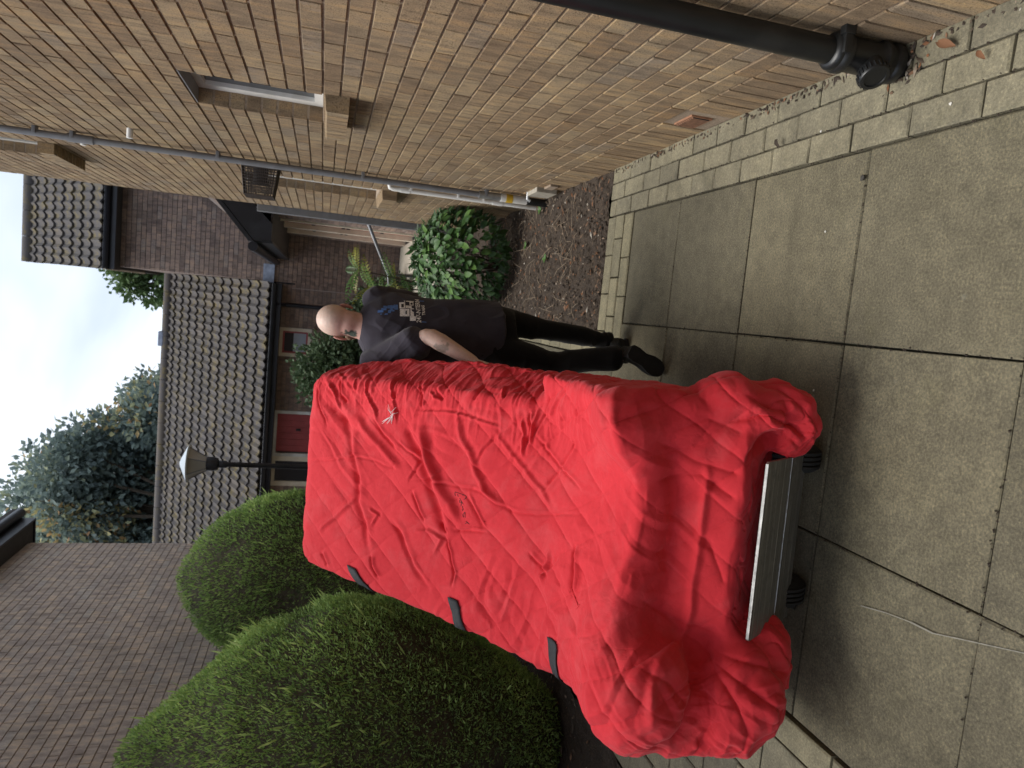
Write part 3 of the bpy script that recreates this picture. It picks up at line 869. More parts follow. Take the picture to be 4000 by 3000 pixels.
# lime and grit heaped where the pipe enters the paving
V, Fs, rn = chips(90, lambda rg: (PX + rg.normal(.01, .035), PY - .02 + rg.normal(0, .05), .004), .009, 18)
tag(link('grit_heap', make_mesh('grit_heap', V, np.array(Fs), rn), MATS['litter']), 'heap of brown grit around the foot of the black soil pipe', 'grit', kind='stuff')

gp = empty('wall_pipe', (.83, 5.2, 0)); tag(gp, 'slim grey pipe clipped up the tan brick wall with a valve at its foot', 'pipe')
GX, GY = .835, 5.22
child(MB().tube([(GX, GY, .52), (GX, GY, WALL_T)], .021, 14), 'pipe', 'grey_paint', gp)
child(MB().tube([(GX, GY, .36), (GX, GY, .525)], .027, 14), 'collar', 'zinc', gp)
child(MB().tube([(GX, GY, .16), (GX, GY, .36)], .031, 16), 'sleeve', 'white_pvc', gp)
child(MB().tube([(GX, GY, .27), (GX, GY, .32)], .0322, 16), 'sticker', 'sticker_yellow', gp)
child(MB().tube([(GX, GY, -.04), (GX, GY, .165)], .029, 16), 'foot_pipe', 'black_plastic', gp)
for z in (.46, 1.35, 2.3, 3.16, 3.37):
    child(MB().lohi((GX - .006, GY - .028, z), (XW + .002, GY + .028, z + .022), .002), 'clip', 'grey_paint', gp)
child(MB().tube([(GX, GY, 3.05), (GX, GY, 3.2)], .027, 14), 'collar', 'grey_paint', gp)
wp = empty('overflow_pipe', (.83, 5.5, 0)); tag(wp, 'white plastic waste pipe bending out of the wall and down to the soil', 'pipe')
WX, WY = .832, 5.48
child(MB().tube([(XW + .02, WY, 1.15), (WX + .02, WY, 1.15), (WX + .006, WY, 1.146), (WX, WY, 1.125), (WX, WY, 1.06), (WX, WY, -.03)], .018, 14), 'pipe', 'white_pvc', wp)
for z in (.42, .62, .98):
    child(MB().lohi((WX - .004, WY - .026, z), (XW + .002, WY + .026, z + .02), .002), 'clip', 'white_pvc', wp)
child(MB().tube([(WX, WY, .28), (WX, WY, .36)], .0215, 14), 'coupling', 'white_pvc', wp)
child(MB().tube([(WX, WY, 1.0), (WX, WY, 1.07)], .0215, 14), 'coupling', 'white_pvc', wp)
for (yy, zz, lb) in ((4.85, 2.755, 'stubby white overflow outlet poking from the wall beside the grey pipe'), (5.36, 3.15, 'short white outlet high on the wall behind the grey pipe')):
    o = MB().tube([(XW + .03, yy, zz), (XW - .055, yy, zz)], .018, 14).lathe((XW - .055, yy, zz), [(.013, -.001), (.013, .002)], 12, 'X').build('overflow_outlet', MATS['white_pvc'], None, True)
    tag(o, lb, 'pipe outlet')
tag(MB().tube([(XW + .02, 5.08, .19), (XW - .05, 5.08, .19), (XW - .06, 5.08, .17)], .013, 10).build('garden_tap', MATS['zinc'], None, True), 'small pale tap low on the wall above the bed', 'tap')
mbx = MB().lohi((XW - .03, 4.83, .05), (XW + .02, 5.06, .20), .004)
tag(mbx.build('meter_box', MATS['concrete']), 'low pale cement block at the foot of the wall beside the grey pipe', 'box')
# flue with wire guard
fl = empty('boiler_flue', (.875, 5.5, 2.05)); tag(fl, 'black boiler flue inside a rusty wire guard on the tan wall', 'flue')
FY, FZ = 5.50, 2.06
child(MB().tube([(XW + .03, FY, FZ), (XW - .11, FY, FZ)], .05, 20).tube([(XW - .111, FY, FZ), (XW - .14, FY, FZ)], .058, 20), 'flue_pipe', 'black_plastic', fl)
cg = MB()
def cpt(q, d):                                   # tapering basket
    w = .15 - .03 * d / .22; h = .135 - .03 * d / .22
    c, s_ = math.cos(q), math.sin(q); k = 1 / max(abs(c), abs(s_)) * .92
    return (XW - d, FY + w * c * k, FZ + h * s_ * k)
nq = 64
for d in (.005, .02, .04, .06, .08, .10, .12, .14, .16, .18, .20, .225):
    cg.tube([cpt(2 * PI * i / nq, d) for i in range(nq + 1)], .0035, 5, False)
for i in range(nq):
    q = 2 * PI * i / nq
    cg.tube([cpt(q, .0), cpt(q, .1), cpt(q, .225)], .0026, 4)
for t_ in np.linspace(-.11, .11, 21):
    cg.tube([(XW - .226, FY + t_, FZ - .1), (XW - .226, FY + t_, FZ + .1)], .0022, 4)
    cg.tube([(XW - .226, FY - .11, FZ + t_ * .9), (XW - .226, FY + .11, FZ + t_ * .9)], .0022, 4)
child(cg, 'wire_guard', 'wire_brown', fl, False)

# ================================================================ brick building on the left
XL = -3.4; LB_Y1 = 9.75; LB_T = 4.9
lb = empty('gable_building', (XL, 6, 0)); tag(lb, 'greyish brown brick building with dark eaves behind the yew topiary on the left', 'building')
lfv = brick_variants('brick_left', 10)
# u runs along -Y from the far corner
specs = courses(0., 7.6, 0., 65, [], off=.05)
wall_bricks(lb, (XL, LB_Y1, 0), (0, -1, 0), (1, 0, 0), specs, 'brick_left', lfv, 300)
MB().lohi((XL - .4, LB_Y1 - 7.6, -.05), (XL - .0075, LB_Y1 - .004, LB_T)).build('mortar', MATS['mortar_left'], lb)
MB().lohi((XL - 7, 1.0, -.05), (XL - .41, LB_Y1 - .01, LB_T)).lohi((XL - .4, 1.0, -.05), (XL - .012, LB_Y1 - 7.61, LB_T)).build('wall_core', MATS['brick_body'], lb)
MB().lohi((XL - .3, .8, LB_T), (XL + .26, LB_Y1 + .18, LB_T + .02)).build('soffit', MATS['soffit'], lb)
MB().lohi((XL + .235, .8, LB_T - .02), (XL + .262, LB_Y1 + .18, LB_T + .2)).lohi((XL - 6.5, LB_Y1 + .155, LB_T - .02), (XL + .235, LB_Y1 + .182, LB_T + .2)).build('fascia', MATS['black_paint'], lb)
MB().tube([(XL + .32, .8, LB_T + .16), (XL + .32, LB_Y1 + .2, LB_T + .16)], .06, 14).build('gutter', MATS['gutter_black'], lb, True)
MB().prism([(XL + .36, LB_T + .2), (XL + .36, LB_T + .26), (XL - 3., LB_T + 2.2), (XL - 6.8, LB_T + .26), (XL - 6.8, LB_T + .2)], .8, LB_Y1 + .22, lambda u, v, d: (u, d, v)).build('roof', MATS['roof_tile'], lb)

# ================================================================ houses at the back
YB = 13.0
bg = empty('bungalow', (-2.5, YB, 0)); tag(bg, 'low brick house with long tiled roof, white window and red door', 'house')
th = empty('tall_house', (1.0, YB, 0)); tag(th, 'taller brown brick house with steep tiled roof beyond the entrance canopy', 'house')
XT = .14
bwin = (-1.135, -.63, 1.72, 2.262); bdoor = (-2.90, -2.10, .20, 2.262); bsw = (-3.46, -2.90, .20, 2.285)
# u runs along -X
def ux(x0, x1): return (XT - x1, XT - x0)
h3 = [ux(w[0], w[1]) + (w[2], w[3]) for w in (bwin, bdoor, bsw)]
specs = courses(0., 5.9, .0, 31, h3, off=.03)
wall_bricks(bg, (XT, YB, 0), (-1, 0, 0), (0, -1, 0), specs, 'brick_brown', brv, 300)
specs = [s for s in courses(0., 2.4, .0, 66, [])]
wall_bricks(th, (XT + 2.4, YB - .003, 0), (-1, 0, 0), (0, -1, 0), specs, 'brick_brown', brv, 300)
mb = MB()
xs = [-5.76, bsw[0], bwin[0], bwin[1], XT - .004]
mb.lohi((-5.76, YB + .008, -.05), (bsw[0], YB + .2, 2.36)); mb.lohi((bdoor[1], YB + .008, -.05), (bwin[0], YB + .2, 2.36)); mb.lohi((bwin[1], YB + .008, -.05), (XT - .004, YB + .2, 2.36))
mb.lohi((bwin[0], YB + .008, -.05), (bwin[1], YB + .2, bwin[2])); mb.lohi((bwin[0], YB + .008, bwin[3]), (bwin[1], YB + .2, 2.36)); mb.lohi((bsw[0], YB + .008, 2.286), (bdoor[1], YB + .2, 2.36))
mb.lohi((bsw[0], YB + .008, -.05), (bdoor[1], YB + .2, .20))
mb.build('mortar', MATS['mortar_grey'], bg)
MB().lohi((-5.76, YB + .6, -.05), (XT - .004, YB + 6., 2.36)).build('wall_core', MATS['brick_body'], bg)
MB().lohi((XT - .0, YB + .005, -.05), (3.4, YB + 5.5, 4.97)).build('mortar', MATS['brick_body'], th)
# window with blue blind
def frame(x0, x1, z0, z1, w, y0, y1):
    return MB().lohi((x0, y0, z0), (x0 + w, y1, z1)).lohi((x1 - w, y0, z0), (x1, y1, z1)).lohi((x0 + w, y0, z0), (x1 - w, y1, z0 + w)).lohi((x0 + w, y0, z1 - w), (x1 - w, y1, z1))
wf = frame(*bwin[:2], bwin[2], bwin[3], .06, YB + .0, YB + .10).build('window', MATS['cream_paint'], bg)
frame(bwin[0] + .06, bwin[1] - .06, bwin[2] + .06, bwin[3] - .06, .03, YB + .03, YB + .07).build('sash', MATS['red_door'], wf)
MB().lohi((bwin[0] + .09, YB + .045, bwin[2] + .09), (bwin[1] - .09, YB + .052, bwin[3] - .09)).build('pane', MATS['window_glass'], wf)
MB().lohi((bwin[0] + .09, YB + .0405, bwin[2] + .09), (bwin[1] - .09, YB + .044, bwin[2] + .30)).build('blind', MATS['blind'], wf)
MB().lohi((bwin[0] - .05, YB - .05, bwin[2] - .05), (bwin[1] + .05, YB + .02, bwin[2] - .001)).build('sill', MATS['brick_brown'], wf, rnd=.2)
# red door and side light
do = MB().lohi((bdoor[0] + .06, YB + .05, .26), (bdoor[1] - .06, YB + .09, bdoor[3] - .05)).build('door', MATS['red_door'], bg)
for i in range(6):
    x = bdoor[0] + .075 + i * .1115
    MB().lohi((x, YB + .043, .30), (x + .098, YB + .0505, bdoor[3] - .07), .002).build('door_board', MATS['red_door'], do)
MB().lohi((-2.46, YB + .02, 1.80), (-2.42, YB + .042, 1.88), .004).build('knocker', MATS['black_paint'], do)
frame(bdoor[0] - .02, bdoor[1], .2, bdoor[3], .055, YB + .0, YB + .1).build('door_frame', MATS['white_pvc'], do)
sw = frame(bsw[0], bsw[1] - .021, bsw[2], bsw[3], .085, YB + .0, YB + .1).build('side_window', MATS['cream_paint'], bg)
MB().lohi((bsw[0] + .085, YB + .04, .285), (bsw[1] - .106, YB + .05, bsw[3] - .085)).build('pane', MATS['window_glass'], sw)
MB().lohi((-4.5, YB - 1.2, -.04), (-1.6, YB - .004, .2), .02).build('doorstep', MATS['concrete'], bg)

# roofs of double-roll tiles
def tile_mesh(k, w=.30, ln=.40):
    V = []; n = 12
    for row, (y, dz) in enumerate(((0., -.034), (0., 0.), (ln, -.022))):
        for i in range(n + 1):
            x = i / n; z = .020 * math.cos(2 * PI * 2 * x) + .006 * math.cos(4 * PI * 2 * x)
            V.append(((x - .5) * w, y + random.uniform(-.003, .003) * (row > 0), z + dz + .02))
    F = []
    for r in range(2):
        for i in range(n):
            a = r * (n + 1) + i; F.append((a, a + 1, a + n + 2, a + n + 1))
    me = make_mesh('tile', V, F, [k] * len(F)); me.materials.append(MATS['roof_tile'])
    return me
TV = [tile_mesh((i + .5) / 10) for i in range(10)]
def roof(parent, xa, xb, y0, z0, pitch, rows, gauge, limit, ridge=True):
    cp_, sp_ = math.cos(R(pitch)), math.sin(R(pitch))
    nx = int(round((xb - xa) / .30)); w = (xb - xa) / nx
    lst = []
    for r in range(rows):
        for i in range(nx):
            lst.append((xa + (i + .5) * w, y0 + r * gauge * cp_, z0 + r * gauge * sp_, r, i))
    lst.sort(key=lambda q: (not in_view(q[:3], 0), (q[0]) ** 2 + q[1] ** 2 + q[2] ** 2))
    Vb = [np.array([v.co[:] for v in me.vertices]) for me in TV]; Fb = np.array([p.vertices[:] for p in TV[0].polygons])
    mv, mf, mr, base = [], [], [], 0
    for k, (x, y, z, r, i) in enumerate(lst):
        vi = random.randrange(10); tilt = R(pitch) - .05 + random.uniform(-.012, .012)
        mm = Matrix.Translation((x + random.uniform(-.004, .004), y, z)) @ Matrix.Rotation(tilt, 4, 'X') @ Matrix.Rotation(random.uniform(-.012, .012), 4, 'Z') @ Matrix.Diagonal((w / .30, 1, 1, 1))
        if k < limit and in_view((x, y, z), 0):
            o = bpy.data.objects.new('tile', TV[vi]); COL.objects.link(o); setpar(o, parent); o.matrix_basis = mm
        else:
            W = (np.array(mm)[:3, :3] @ Vb[vi].T).T + np.array(mm)[:3, 3]
            mv.append(W); mf.append(Fb + base); base += len(W); mr += [(vi + .5) / 10] * len(Fb)
    if mv:
        o = link('tiling', make_mesh('tiling', np.concatenate(mv), np.concatenate(mf), mr), MATS['roof_tile'], parent); o['kind'] = 'stuff'
    yr, zr = y0 + rows * gauge * cp_, z0 + rows * gauge * sp_
    MB().prism([(y0 + .02, z0 - .03), (yr, zr - .03), (yr + (yr - y0), z0 - .03)], xa + .01, xb - .01, lambda u, v, d: (d, u, v)).build('roof_deck', MATS['roof_tile'], parent)
    x = xa
    while x < xb - .05 and ridge:
        x2 = min(x + .45, xb)
        MB().tube([(x + .004, yr, zr - .03), (x2 - .004, yr, zr - .03)], .12, 12).build('ridge_tile', MATS['roof_tile'], parent, True, rnd=random.uniform(.6, 1.))
        x = x2
    return yr, zr
roof(bg, -6.1, XT - .01, YB - .42, 2.44, 33., 12, .333, 300)
roof(th, XT - .06, 3.6, YB - .42, 4.97, 40., 8, .335, 200)
MB().lohi((-1.36, YB + 2.84, 4.66), (-1.06, YB + 3.06, 4.76), .02).build('ridge_vent', MATS['lead'], bg)
for (hs, xa, xb, z) in ((bg, -6.1, XT - .03, 2.36), (th, XT - .06, 3.6, 4.90)):
    MB().lohi((xa, YB - .36, z - .11), (xb, YB - .33, z + .04)).build('fascia', MATS['gutter_black'], hs)
    MB().lohi((xa, YB - .329, z - .105), (xb, YB - .004, z - .085)).build('soffit', MATS['soffit'], hs)
    g = MB(); n = 8
    prof = [(YB - .42 + .065 * math.cos(PI + PI * i / n), z + .03 + .065 * math.sin(PI + PI * i / n)) for i in range(n + 1)]
    prof += [(p[0] * .0 + (YB - .42) + (p[0] - (YB - .42)) * .9, p[1] + .004) for p in prof[::-1]]
    g.prism(prof, xa, xb, lambda u, v, d: (d, u, v)); g.build('gutter', MATS['gutter_black'], hs)
MB().lohi((XT - .075, YB - .40, 4.9), (XT - .05, YB + 2.2, 4.93)).build('verge', MATS['cream_paint'], th)
MB().tube([(-.235, YB - .40, 2.33), (-.235, YB - .30, 2.26), (-.235, YB - .07, 2.18), (-.235, YB - .07, .0)], .034, 12).build('downpipe', MATS['gutter_black'], bg, True)
MB().lohi((XT - .02, YB - .012, 2.05), (XT + .005, YB - .0035, 2.36)).build('cable', MATS['gutter_black'], bg)
MB().lohi((XT - .09, YB - .012, .9), (XT - .075, YB - .002, 2.1)).build('movement_joint', MATS['mortar_left'], bg)

MB().lohi((.69, YB - .02, 1.12), (.76, YB - .006, 1.21), .004).build('plaque', MATS['terracotta'], th)
# ================================================================ lamp post
lx, ly = -2.148, 9.0
lp = empty('street_lamp', (lx, ly, 0)); tag(lp, 'black lamp post with tapered pale lantern standing before the low tiled house', 'lamp post')
MB().lathe((lx, ly, 0), [(.07, -.04), (.07, .5), (.05, .53), (.034, .56), (.030, 2.55), (.045, 2.57), (.045, 2.66), (.03, 2.68)], 18).build('post', MATS['black_paint'], lp, True)
MB().lathe((lx, ly, 0), [(.07, 2.66), (.085, 2.70), (.085, 2.785), (.07, 2.79)], 18).build('lantern_base', MATS['black_paint'], lp, True)
MB().lathe((lx, ly, 0), [(.085, 2.79), (.13, 2.88), (.19, 2.975), (.195, 2.985)], 6).build('lantern_glass', MATS['lamp_glass'], lp)
MB().lathe((lx, ly, 0), [(.225, 2.98), (.235, 2.99), (.13, 3.04), (.05, 3.075), (.02, 3.085)], 24).build('lantern_cap', MATS['lamp_cap'], lp, True)
for i in range(6):
    q = 2 * PI * (i + .0) / 6
    MB().tube([(lx + .087 * math.cos(q), ly + .087 * math.sin(q), 2.79), (lx + .194 * math.cos(q), ly + .194 * math.sin(q), 2.98)], .006, 5).build('glazing_bar', MATS['grey_paint'], lp)

# ================================================================ foliage
def leaf_cloud(Pp, A, Nn, Ln, Wd):
    """rhombus leaves: base point, axis, normal, length, half width"""
    A = A / np.linalg.norm(A, axis=1, keepdims=True)
    B = np.cross(A, Nn); B /= (np.linalg.norm(B, axis=1, keepdims=True) + 1e-9)
    n = len(Pp); Ln = Ln[:, None]; Wd = Wd[:, None]
    C = np.cross(B, A)
    V = np.stack([Pp, Pp + A * Ln * .45 + B * Wd + C * Wd * .3, Pp + A * Ln, Pp + A * Ln * .45 - B * Wd + C * Wd * .3], 1).reshape(-1, 3)
    return V, np.arange(4 * n).reshape(n, 4)
def rnd_dirs(n, rg):
    v = rg.normal(size=(n, 3)); return v / np.linalg.norm(v, axis=1, keepdims=True)

def topiary(name, c, prof, n, label, seed, leaf=(.022, .055), wd=.0045, xmin=None, dark_spots=()):
    rg = np.random.default_rng(seed)
    pz = np.array([p[0] for p in prof]); pr = np.array([p[1] for p in prof])
    root = empty(name, (c[0], c[1], 0)); tag(root, label, 'topiary', 'clipped yew topiary by the left building')
    def surf(th_, z):
        r = np.interp(z, pz, pr)
        Q = np.stack([np.cos(th_) * 2.2 + seed, np.sin(th_) * 2.2, z * 2.2], 1)
        return r * (1 + .055 * fbm(Q, seed, 2) + .03 * fbm(Q * 5, seed + 3, 2))
    # woody core
    nt, nz = 48, 40
    T, Z = np.meshgrid(np.linspace(0, 2 * PI, nt, endpoint=False), np.linspace(pz[0], pz[-1], nz))
    r = surf(T.ravel(), Z.ravel()) - .055
    r = np.maximum(r, .01)
    X = c[0] + r * np.cos(T.ravel()); Yy = c[1] + r * np.sin(T.ravel())
    if xmin is not None: X = np.maximum(X, xmin)
    V = np.stack([X, Yy, Z.ravel()], 1); idx = np.arange(nt * nz).reshape(nz, nt)
    Fq = np.stack([idx[:-1], np.roll(idx, -1, 1)[:-1], np.roll(idx, -1, 1)[1:], idx[1:]], -1).reshape(-1, 4)
    link('inner_growth', make_mesh('inner_growth', V, Fq), MATS['dead_inside'], root, True)
    MB().tube([(c[0], c[1], -.05), (c[0] + .02, c[1], .4), (c[0], c[1] - .02, pz[-1] * .7)], [.09, .07, .02], 10).build('trunk', MATS['bark'], root, True)
    # shoots, weighted by area, only as thick as the shell
    zz = rg.uniform(pz[0], pz[-1], int(n * 2.2)); w = np.interp(zz, pz, pr) / pr.max()
    zz = zz[rg.random(len(zz)) < w + .06][:n]; th_ = rg.uniform(0, 2 * PI, len(zz))
    rs = surf(th_, zz); dep = rg.random(len(zz)) ** 1.6 * .085
    e = .02
    dr = (np.interp(zz + e, pz, pr) - np.interp(zz - e, pz, pr)) / (2 * e)
    nr = np.stack([np.cos(th_), np.sin(th_), -dr], 1); nr /= np.linalg.norm(nr, axis=1, keepdims=True)
    Pp = np.stack([c[0] + rs * np.cos(th_), c[1] + rs * np.sin(th_), zz], 1) - nr * dep[:, None]
    patch = fbm(Pp * 3.2, seed + 9, 3)
    keep = (patch > -.30) | (rg.random(len(zz)) < .30)        # thin spots where the brown inside shows
    if xmin is not None: keep &= Pp[:, 0] > xmin
    Pp, nr, dep, patch = Pp[keep], nr[keep], dep[keep], patch[keep]; k = len(Pp)
    A = nr * .8 + np.array([0, 0, .55]) + rnd_dirs(k, rg) * .75
    Ln = rg.uniform(leaf[0], leaf[1], k); Wd = rg.uniform(.7, 1.4, k) * wd
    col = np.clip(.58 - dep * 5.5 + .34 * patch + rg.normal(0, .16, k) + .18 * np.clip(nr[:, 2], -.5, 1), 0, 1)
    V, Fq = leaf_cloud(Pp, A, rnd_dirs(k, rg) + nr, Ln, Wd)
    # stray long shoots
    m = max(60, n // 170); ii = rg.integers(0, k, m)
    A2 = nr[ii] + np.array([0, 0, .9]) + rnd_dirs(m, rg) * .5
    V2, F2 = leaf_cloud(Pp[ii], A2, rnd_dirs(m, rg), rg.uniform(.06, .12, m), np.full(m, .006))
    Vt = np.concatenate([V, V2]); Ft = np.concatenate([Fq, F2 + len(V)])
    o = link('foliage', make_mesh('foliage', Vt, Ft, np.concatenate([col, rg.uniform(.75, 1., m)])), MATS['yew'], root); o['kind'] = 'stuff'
    return root
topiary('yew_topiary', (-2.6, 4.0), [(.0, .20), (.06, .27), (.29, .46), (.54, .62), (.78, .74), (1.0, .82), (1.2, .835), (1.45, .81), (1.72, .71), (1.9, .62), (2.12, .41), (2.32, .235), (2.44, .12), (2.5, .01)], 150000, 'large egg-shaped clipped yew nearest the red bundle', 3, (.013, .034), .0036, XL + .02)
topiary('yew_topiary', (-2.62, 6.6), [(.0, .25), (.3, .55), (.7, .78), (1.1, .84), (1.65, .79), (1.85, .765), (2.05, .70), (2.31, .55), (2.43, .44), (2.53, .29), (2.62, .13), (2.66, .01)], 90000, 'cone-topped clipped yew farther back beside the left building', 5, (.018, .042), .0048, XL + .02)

# laurel in the planting bed: large leaves built one by one
def leaf_blade(name, L_, W_, k, mat, cup=.25, droop=.25):
    n = 5; V = []; F = []
    for i in range(n + 1):
        t = i / n; w = W_ * (math.sin(PI * (t * .86 + .07)) ** .85) * (1 if 0 < i < n else .15)
        z = -droop * L_ * t * t
        V += [(-w, t * L_, z + w * cup), (0, t * L_, z), (w, t * L_, z + w * cup)]
    for i in range(n):
        for q in (0, 1): F.append((i * 3 + q, i * 3 + q + 1, i * 3 + q + 4, i * 3 + q + 3))
    me = make_mesh(name, V, F, [k] * len(F)); me.materials.append(MATS[mat])
    me.polygons.foreach_set('use_smooth', np.ones(len(me.polygons), bool)); return me
def put_leaf(name, me, p, axis, normal, sc, parent):
    a = Vector(axis).normalized(); nn = Vector(normal); x = a.cross(nn).normalized(); z = x.cross(a)
    mm = Matrix((x, a, z)).transposed().to_4x4(); mm.translation = p
    o = bpy.data.objects.new(name, me); COL.objects.link(o); setpar(o, parent); o.matrix_basis = mm @ Matrix.Diagonal((sc, sc, sc, 1)); return o
lr = empty('laurel_shrub', (.40, 6.3, 0)); tag(lr, 'low glossy green laurel shrub in the bed against the tan wall', 'shrub')
LVs = [leaf_blade('leaf', .085, .021, k, 'laurel') for k in (.08, .2, .35, .45, .55, .7, .85, 1.)]
rg = np.random.default_rng(31)
cands = []
for i in range(2300):
    d = rnd_dirs(1, rg)[0]; d[2] = abs(d[2]) * 1. if rg.random() < .4 else d[2]
    s = rg.uniform(.72, 1.) ** .5
    p = np.array([.42, 6.45, .40]) + d * s * np.array([.46, .64, .44])
    if p[2] < .05 or p[0] > .85: continue
    cands.append((p, d, s))
cands.sort(key=lambda q: -(q[2] - q[0][1] * .35 + q[0][2] * .1))
fol = []
for i, (p, d, s) in enumerate(cands):
    ax = d * np.array([.6, .6, .1]) + rnd_dirs(1, rg)[0] * .45 + np.array([0, -.1, -.25]); nn = d * .5 + np.array([0, -.25, .8]) + rnd_dirs(1, rg)[0] * .45
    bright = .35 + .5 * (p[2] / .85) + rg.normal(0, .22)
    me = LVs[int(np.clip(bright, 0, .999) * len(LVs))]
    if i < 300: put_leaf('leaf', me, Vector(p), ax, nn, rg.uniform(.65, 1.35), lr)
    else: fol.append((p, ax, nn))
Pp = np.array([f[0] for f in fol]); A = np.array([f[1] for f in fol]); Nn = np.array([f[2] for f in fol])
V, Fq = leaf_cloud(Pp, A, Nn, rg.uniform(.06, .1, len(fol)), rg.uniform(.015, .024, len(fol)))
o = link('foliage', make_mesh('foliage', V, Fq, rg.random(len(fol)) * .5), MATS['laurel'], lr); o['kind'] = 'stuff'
sb = MB()
for i in range(26):
    a = 2 * PI * i / 26 * 2.4; r_ = rg.uniform(.1, .9)
    sb.tube([(.4, 6.4, -.02), (.4 + .18 * r_ * math.cos(a), 6.4 + .25 * r_ * math.sin(a), .22), (.4 + .36 * r_ * math.cos(a), 6.4 + .52 * r_ * math.sin(a), rg.uniform(.35, .7))], [.008, .006, .003], 5)
sb.build('stems', MATS['bark'], lr, True)

# feathery plant behind it: every leaflet frond its own part
fp = empty('mahonia_plant', (.16, 8.0, 0)); tag(fp, 'leggy plant with feathery pinnate leaves beside the hand rail', 'plant')
def frond(name, L_, k):
    Vs, Fs = [], []
    n = 9
    for i in range(n):
        t = (i + 1) / n; y = t * L_; z = -.28 * L_ * t * t
        w = L_ * .26 * math.sin(PI * (t * .75 + .18))
        for s in (-1, 1):
            b = len(Vs)
            Vs += [(0, y, z), (s * w * .5, y + .01 + w * .05, z + .012), (s * w, y + w * .45, z - .012), (s * w * .5, y + .05 * L_ + w * .35, z + .004)]
            Fs.append((b, b + 1, b + 2, b + 3) if s > 0 else (b, b + 3, b + 2, b + 1))
    b = len(Vs); Vs += [(-.003, 0, 0), (.003, 0, 0), (.001, L_, -.28 * L_), (-.001, L_, -.28 * L_)]; Fs.append((b, b + 1, b + 2, b + 3))
    me = make_mesh(name, Vs, Fs, [k] * len(Fs)); me.materials.append(MATS['mahonia']); return me
FV = [frond('frond', .34, k) for k in (.3, .5, .7, .85, 1.)]
stems = MB(); rg = np.random.default_rng(12)
for (x, y, z) in ((.30, 8.0, 1.22), (.14, 7.95, 1.05), (.02, 8.05, .92), (.22, 8.1, .80), (-.05, 7.9, .70), (.10, 8.0, .62)):
    stems.tube([(.16, 8.0, -.03), (.5 * (x + .16), y, z * .5), (x, y, z)], [.012, .01, .006], 6)
    for j in range(7):
        a = 2 * PI * j / 7 + rg.uniform(-.3, .3)
        put_leaf('frond', FV[rg.integers(0, 5)], Vector((x, y, z)), (math.cos(a), math.sin(a) * .7, rg.uniform(.2, .9)), (-math.cos(a) * .3, -.5, .8), rg.uniform(.65, 1.05), fp)
stems.build('stems', MATS['bark'], fp, True)
# small weeds in the soil
for (x, y, lb) in ((.42, 5.05, 'small green weed in the middle of the bare soil'), (.80, 5.3, 'small green weed at the foot of the white pipe'), (.55, 5.62, 'small green weed at the edge of the laurel')):
    w = empty('weed', (x, y, 0)); tag(w, lb, 'weed', 'weeds in the planting bed')
    for j in range(7):
        a = 2 * PI * j / 7
        put_leaf('leaf', LVs[6], Vector((x, y, .01)), (math.cos(a), math.sin(a), .9), (-math.cos(a), -math.sin(a), .6), random.uniform(.35, .6), w)

# trees and shrubs at the back
def clump_tree(name, label, cat, base, clumps, n, leaf, mat, seed, trunk=True, colfn=None, group=None):
    rg = np.random.default_rng(seed); root = empty(name, base); tag(root, label, cat, group)
    W = np.array([c[3] ** 2 for c in clumps]); W = W / W.sum()
    which = rg.choice(len(clumps), n, p=W)
    C = np.array([c[:3] for c in clumps])[which]; Rr = np.array([c[3] for c in clumps])[which]
    d = rnd_dirs(n, rg); rad = rg.random(n) ** .45
    sub = fbm(d * 3.1 + which[:, None] * 7.7, seed, 2)
    Pp = C + d * (Rr * rad * (1 + .28 * sub))[:, None]
    A = d + rnd_dirs(n, rg) * .8 + np.array([0, 0, -.15])
    col = np.clip(.42 + .30 * fbm(Pp * .9, seed + 2, 3) + .16 * rg.normal(size=n) + .12 * d[:, 2], 0, 1) if colfn is None else colfn(Pp, d, which, rg)
    V, Fq = leaf_cloud(Pp, A, d + rnd_dirs(n, rg) * .7, rg.uniform(.6, 1.4, n) * leaf, rg.uniform(.25, .45, n) * leaf)
    o = link('crown', make_mesh('crown', V, Fq, col), MATS[mat], root); o['kind'] = 'stuff'
    if trunk:
        t = MB(); b = Vector(base); top = Vector(np.mean([c[:3] for c in clumps], axis=0))
        t.tube([b + Vector((0, 0, -.2)), b.lerp(top, .35), b.lerp(top, .8)], [.035 * (top.z + 1), .026 * (top.z + 1), .012 * (top.z + 1)], 10)
        for c in clumps:
            cc = Vector(c[:3]); s0 = b.lerp(top, .3 + .4 * random.random())
            t.tube([s0, s0.lerp(cc, .5) + Vector((0, 0, .1)), cc], [.014 * (top.z + 1), .009 * (top.z + 1), .004 * (top.z + 1)], 6)
        t.build('trunk', MATS['bark'], root, True)
    return root
rr = random.Random(3); cl = []
def inside(x):                                   # skyline of the big tree, seen over the low roof (metres)
    return np.interp(x, [-13, -9.5, -8.3, -7.4, -6.76, -5.9, -5.3, -4.4, -3.9, -3.3, -2.8, -2.2], [8.5, 10.6, 10.7, 10.6, 10.3, 9.7, 9.2, 8.3, 7.6, 6.8, 6.2, 5.])
for i in range(135):
    x = rr.uniform(-12.5, -2.9); r_ = rr.uniform(.6, 1.25)
    zt = inside(x) - r_ * .95
    z = zt - rr.random() * max(0, zt - 3.0)
    cl.append((x, 24 + rr.uniform(-2.0, 2.2), z, r_))
def treecol(Pp, d, w, rg):
    warm = vnoise(Pp * .55, 4); fine = vnoise(Pp * 2.3, 8)
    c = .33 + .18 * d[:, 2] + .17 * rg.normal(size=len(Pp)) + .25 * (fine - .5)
    return np.clip(np.where((warm > .54) & (rg.random(len(Pp)) < .32), rg.uniform(.68, 1., len(Pp)), c), 0, 1)
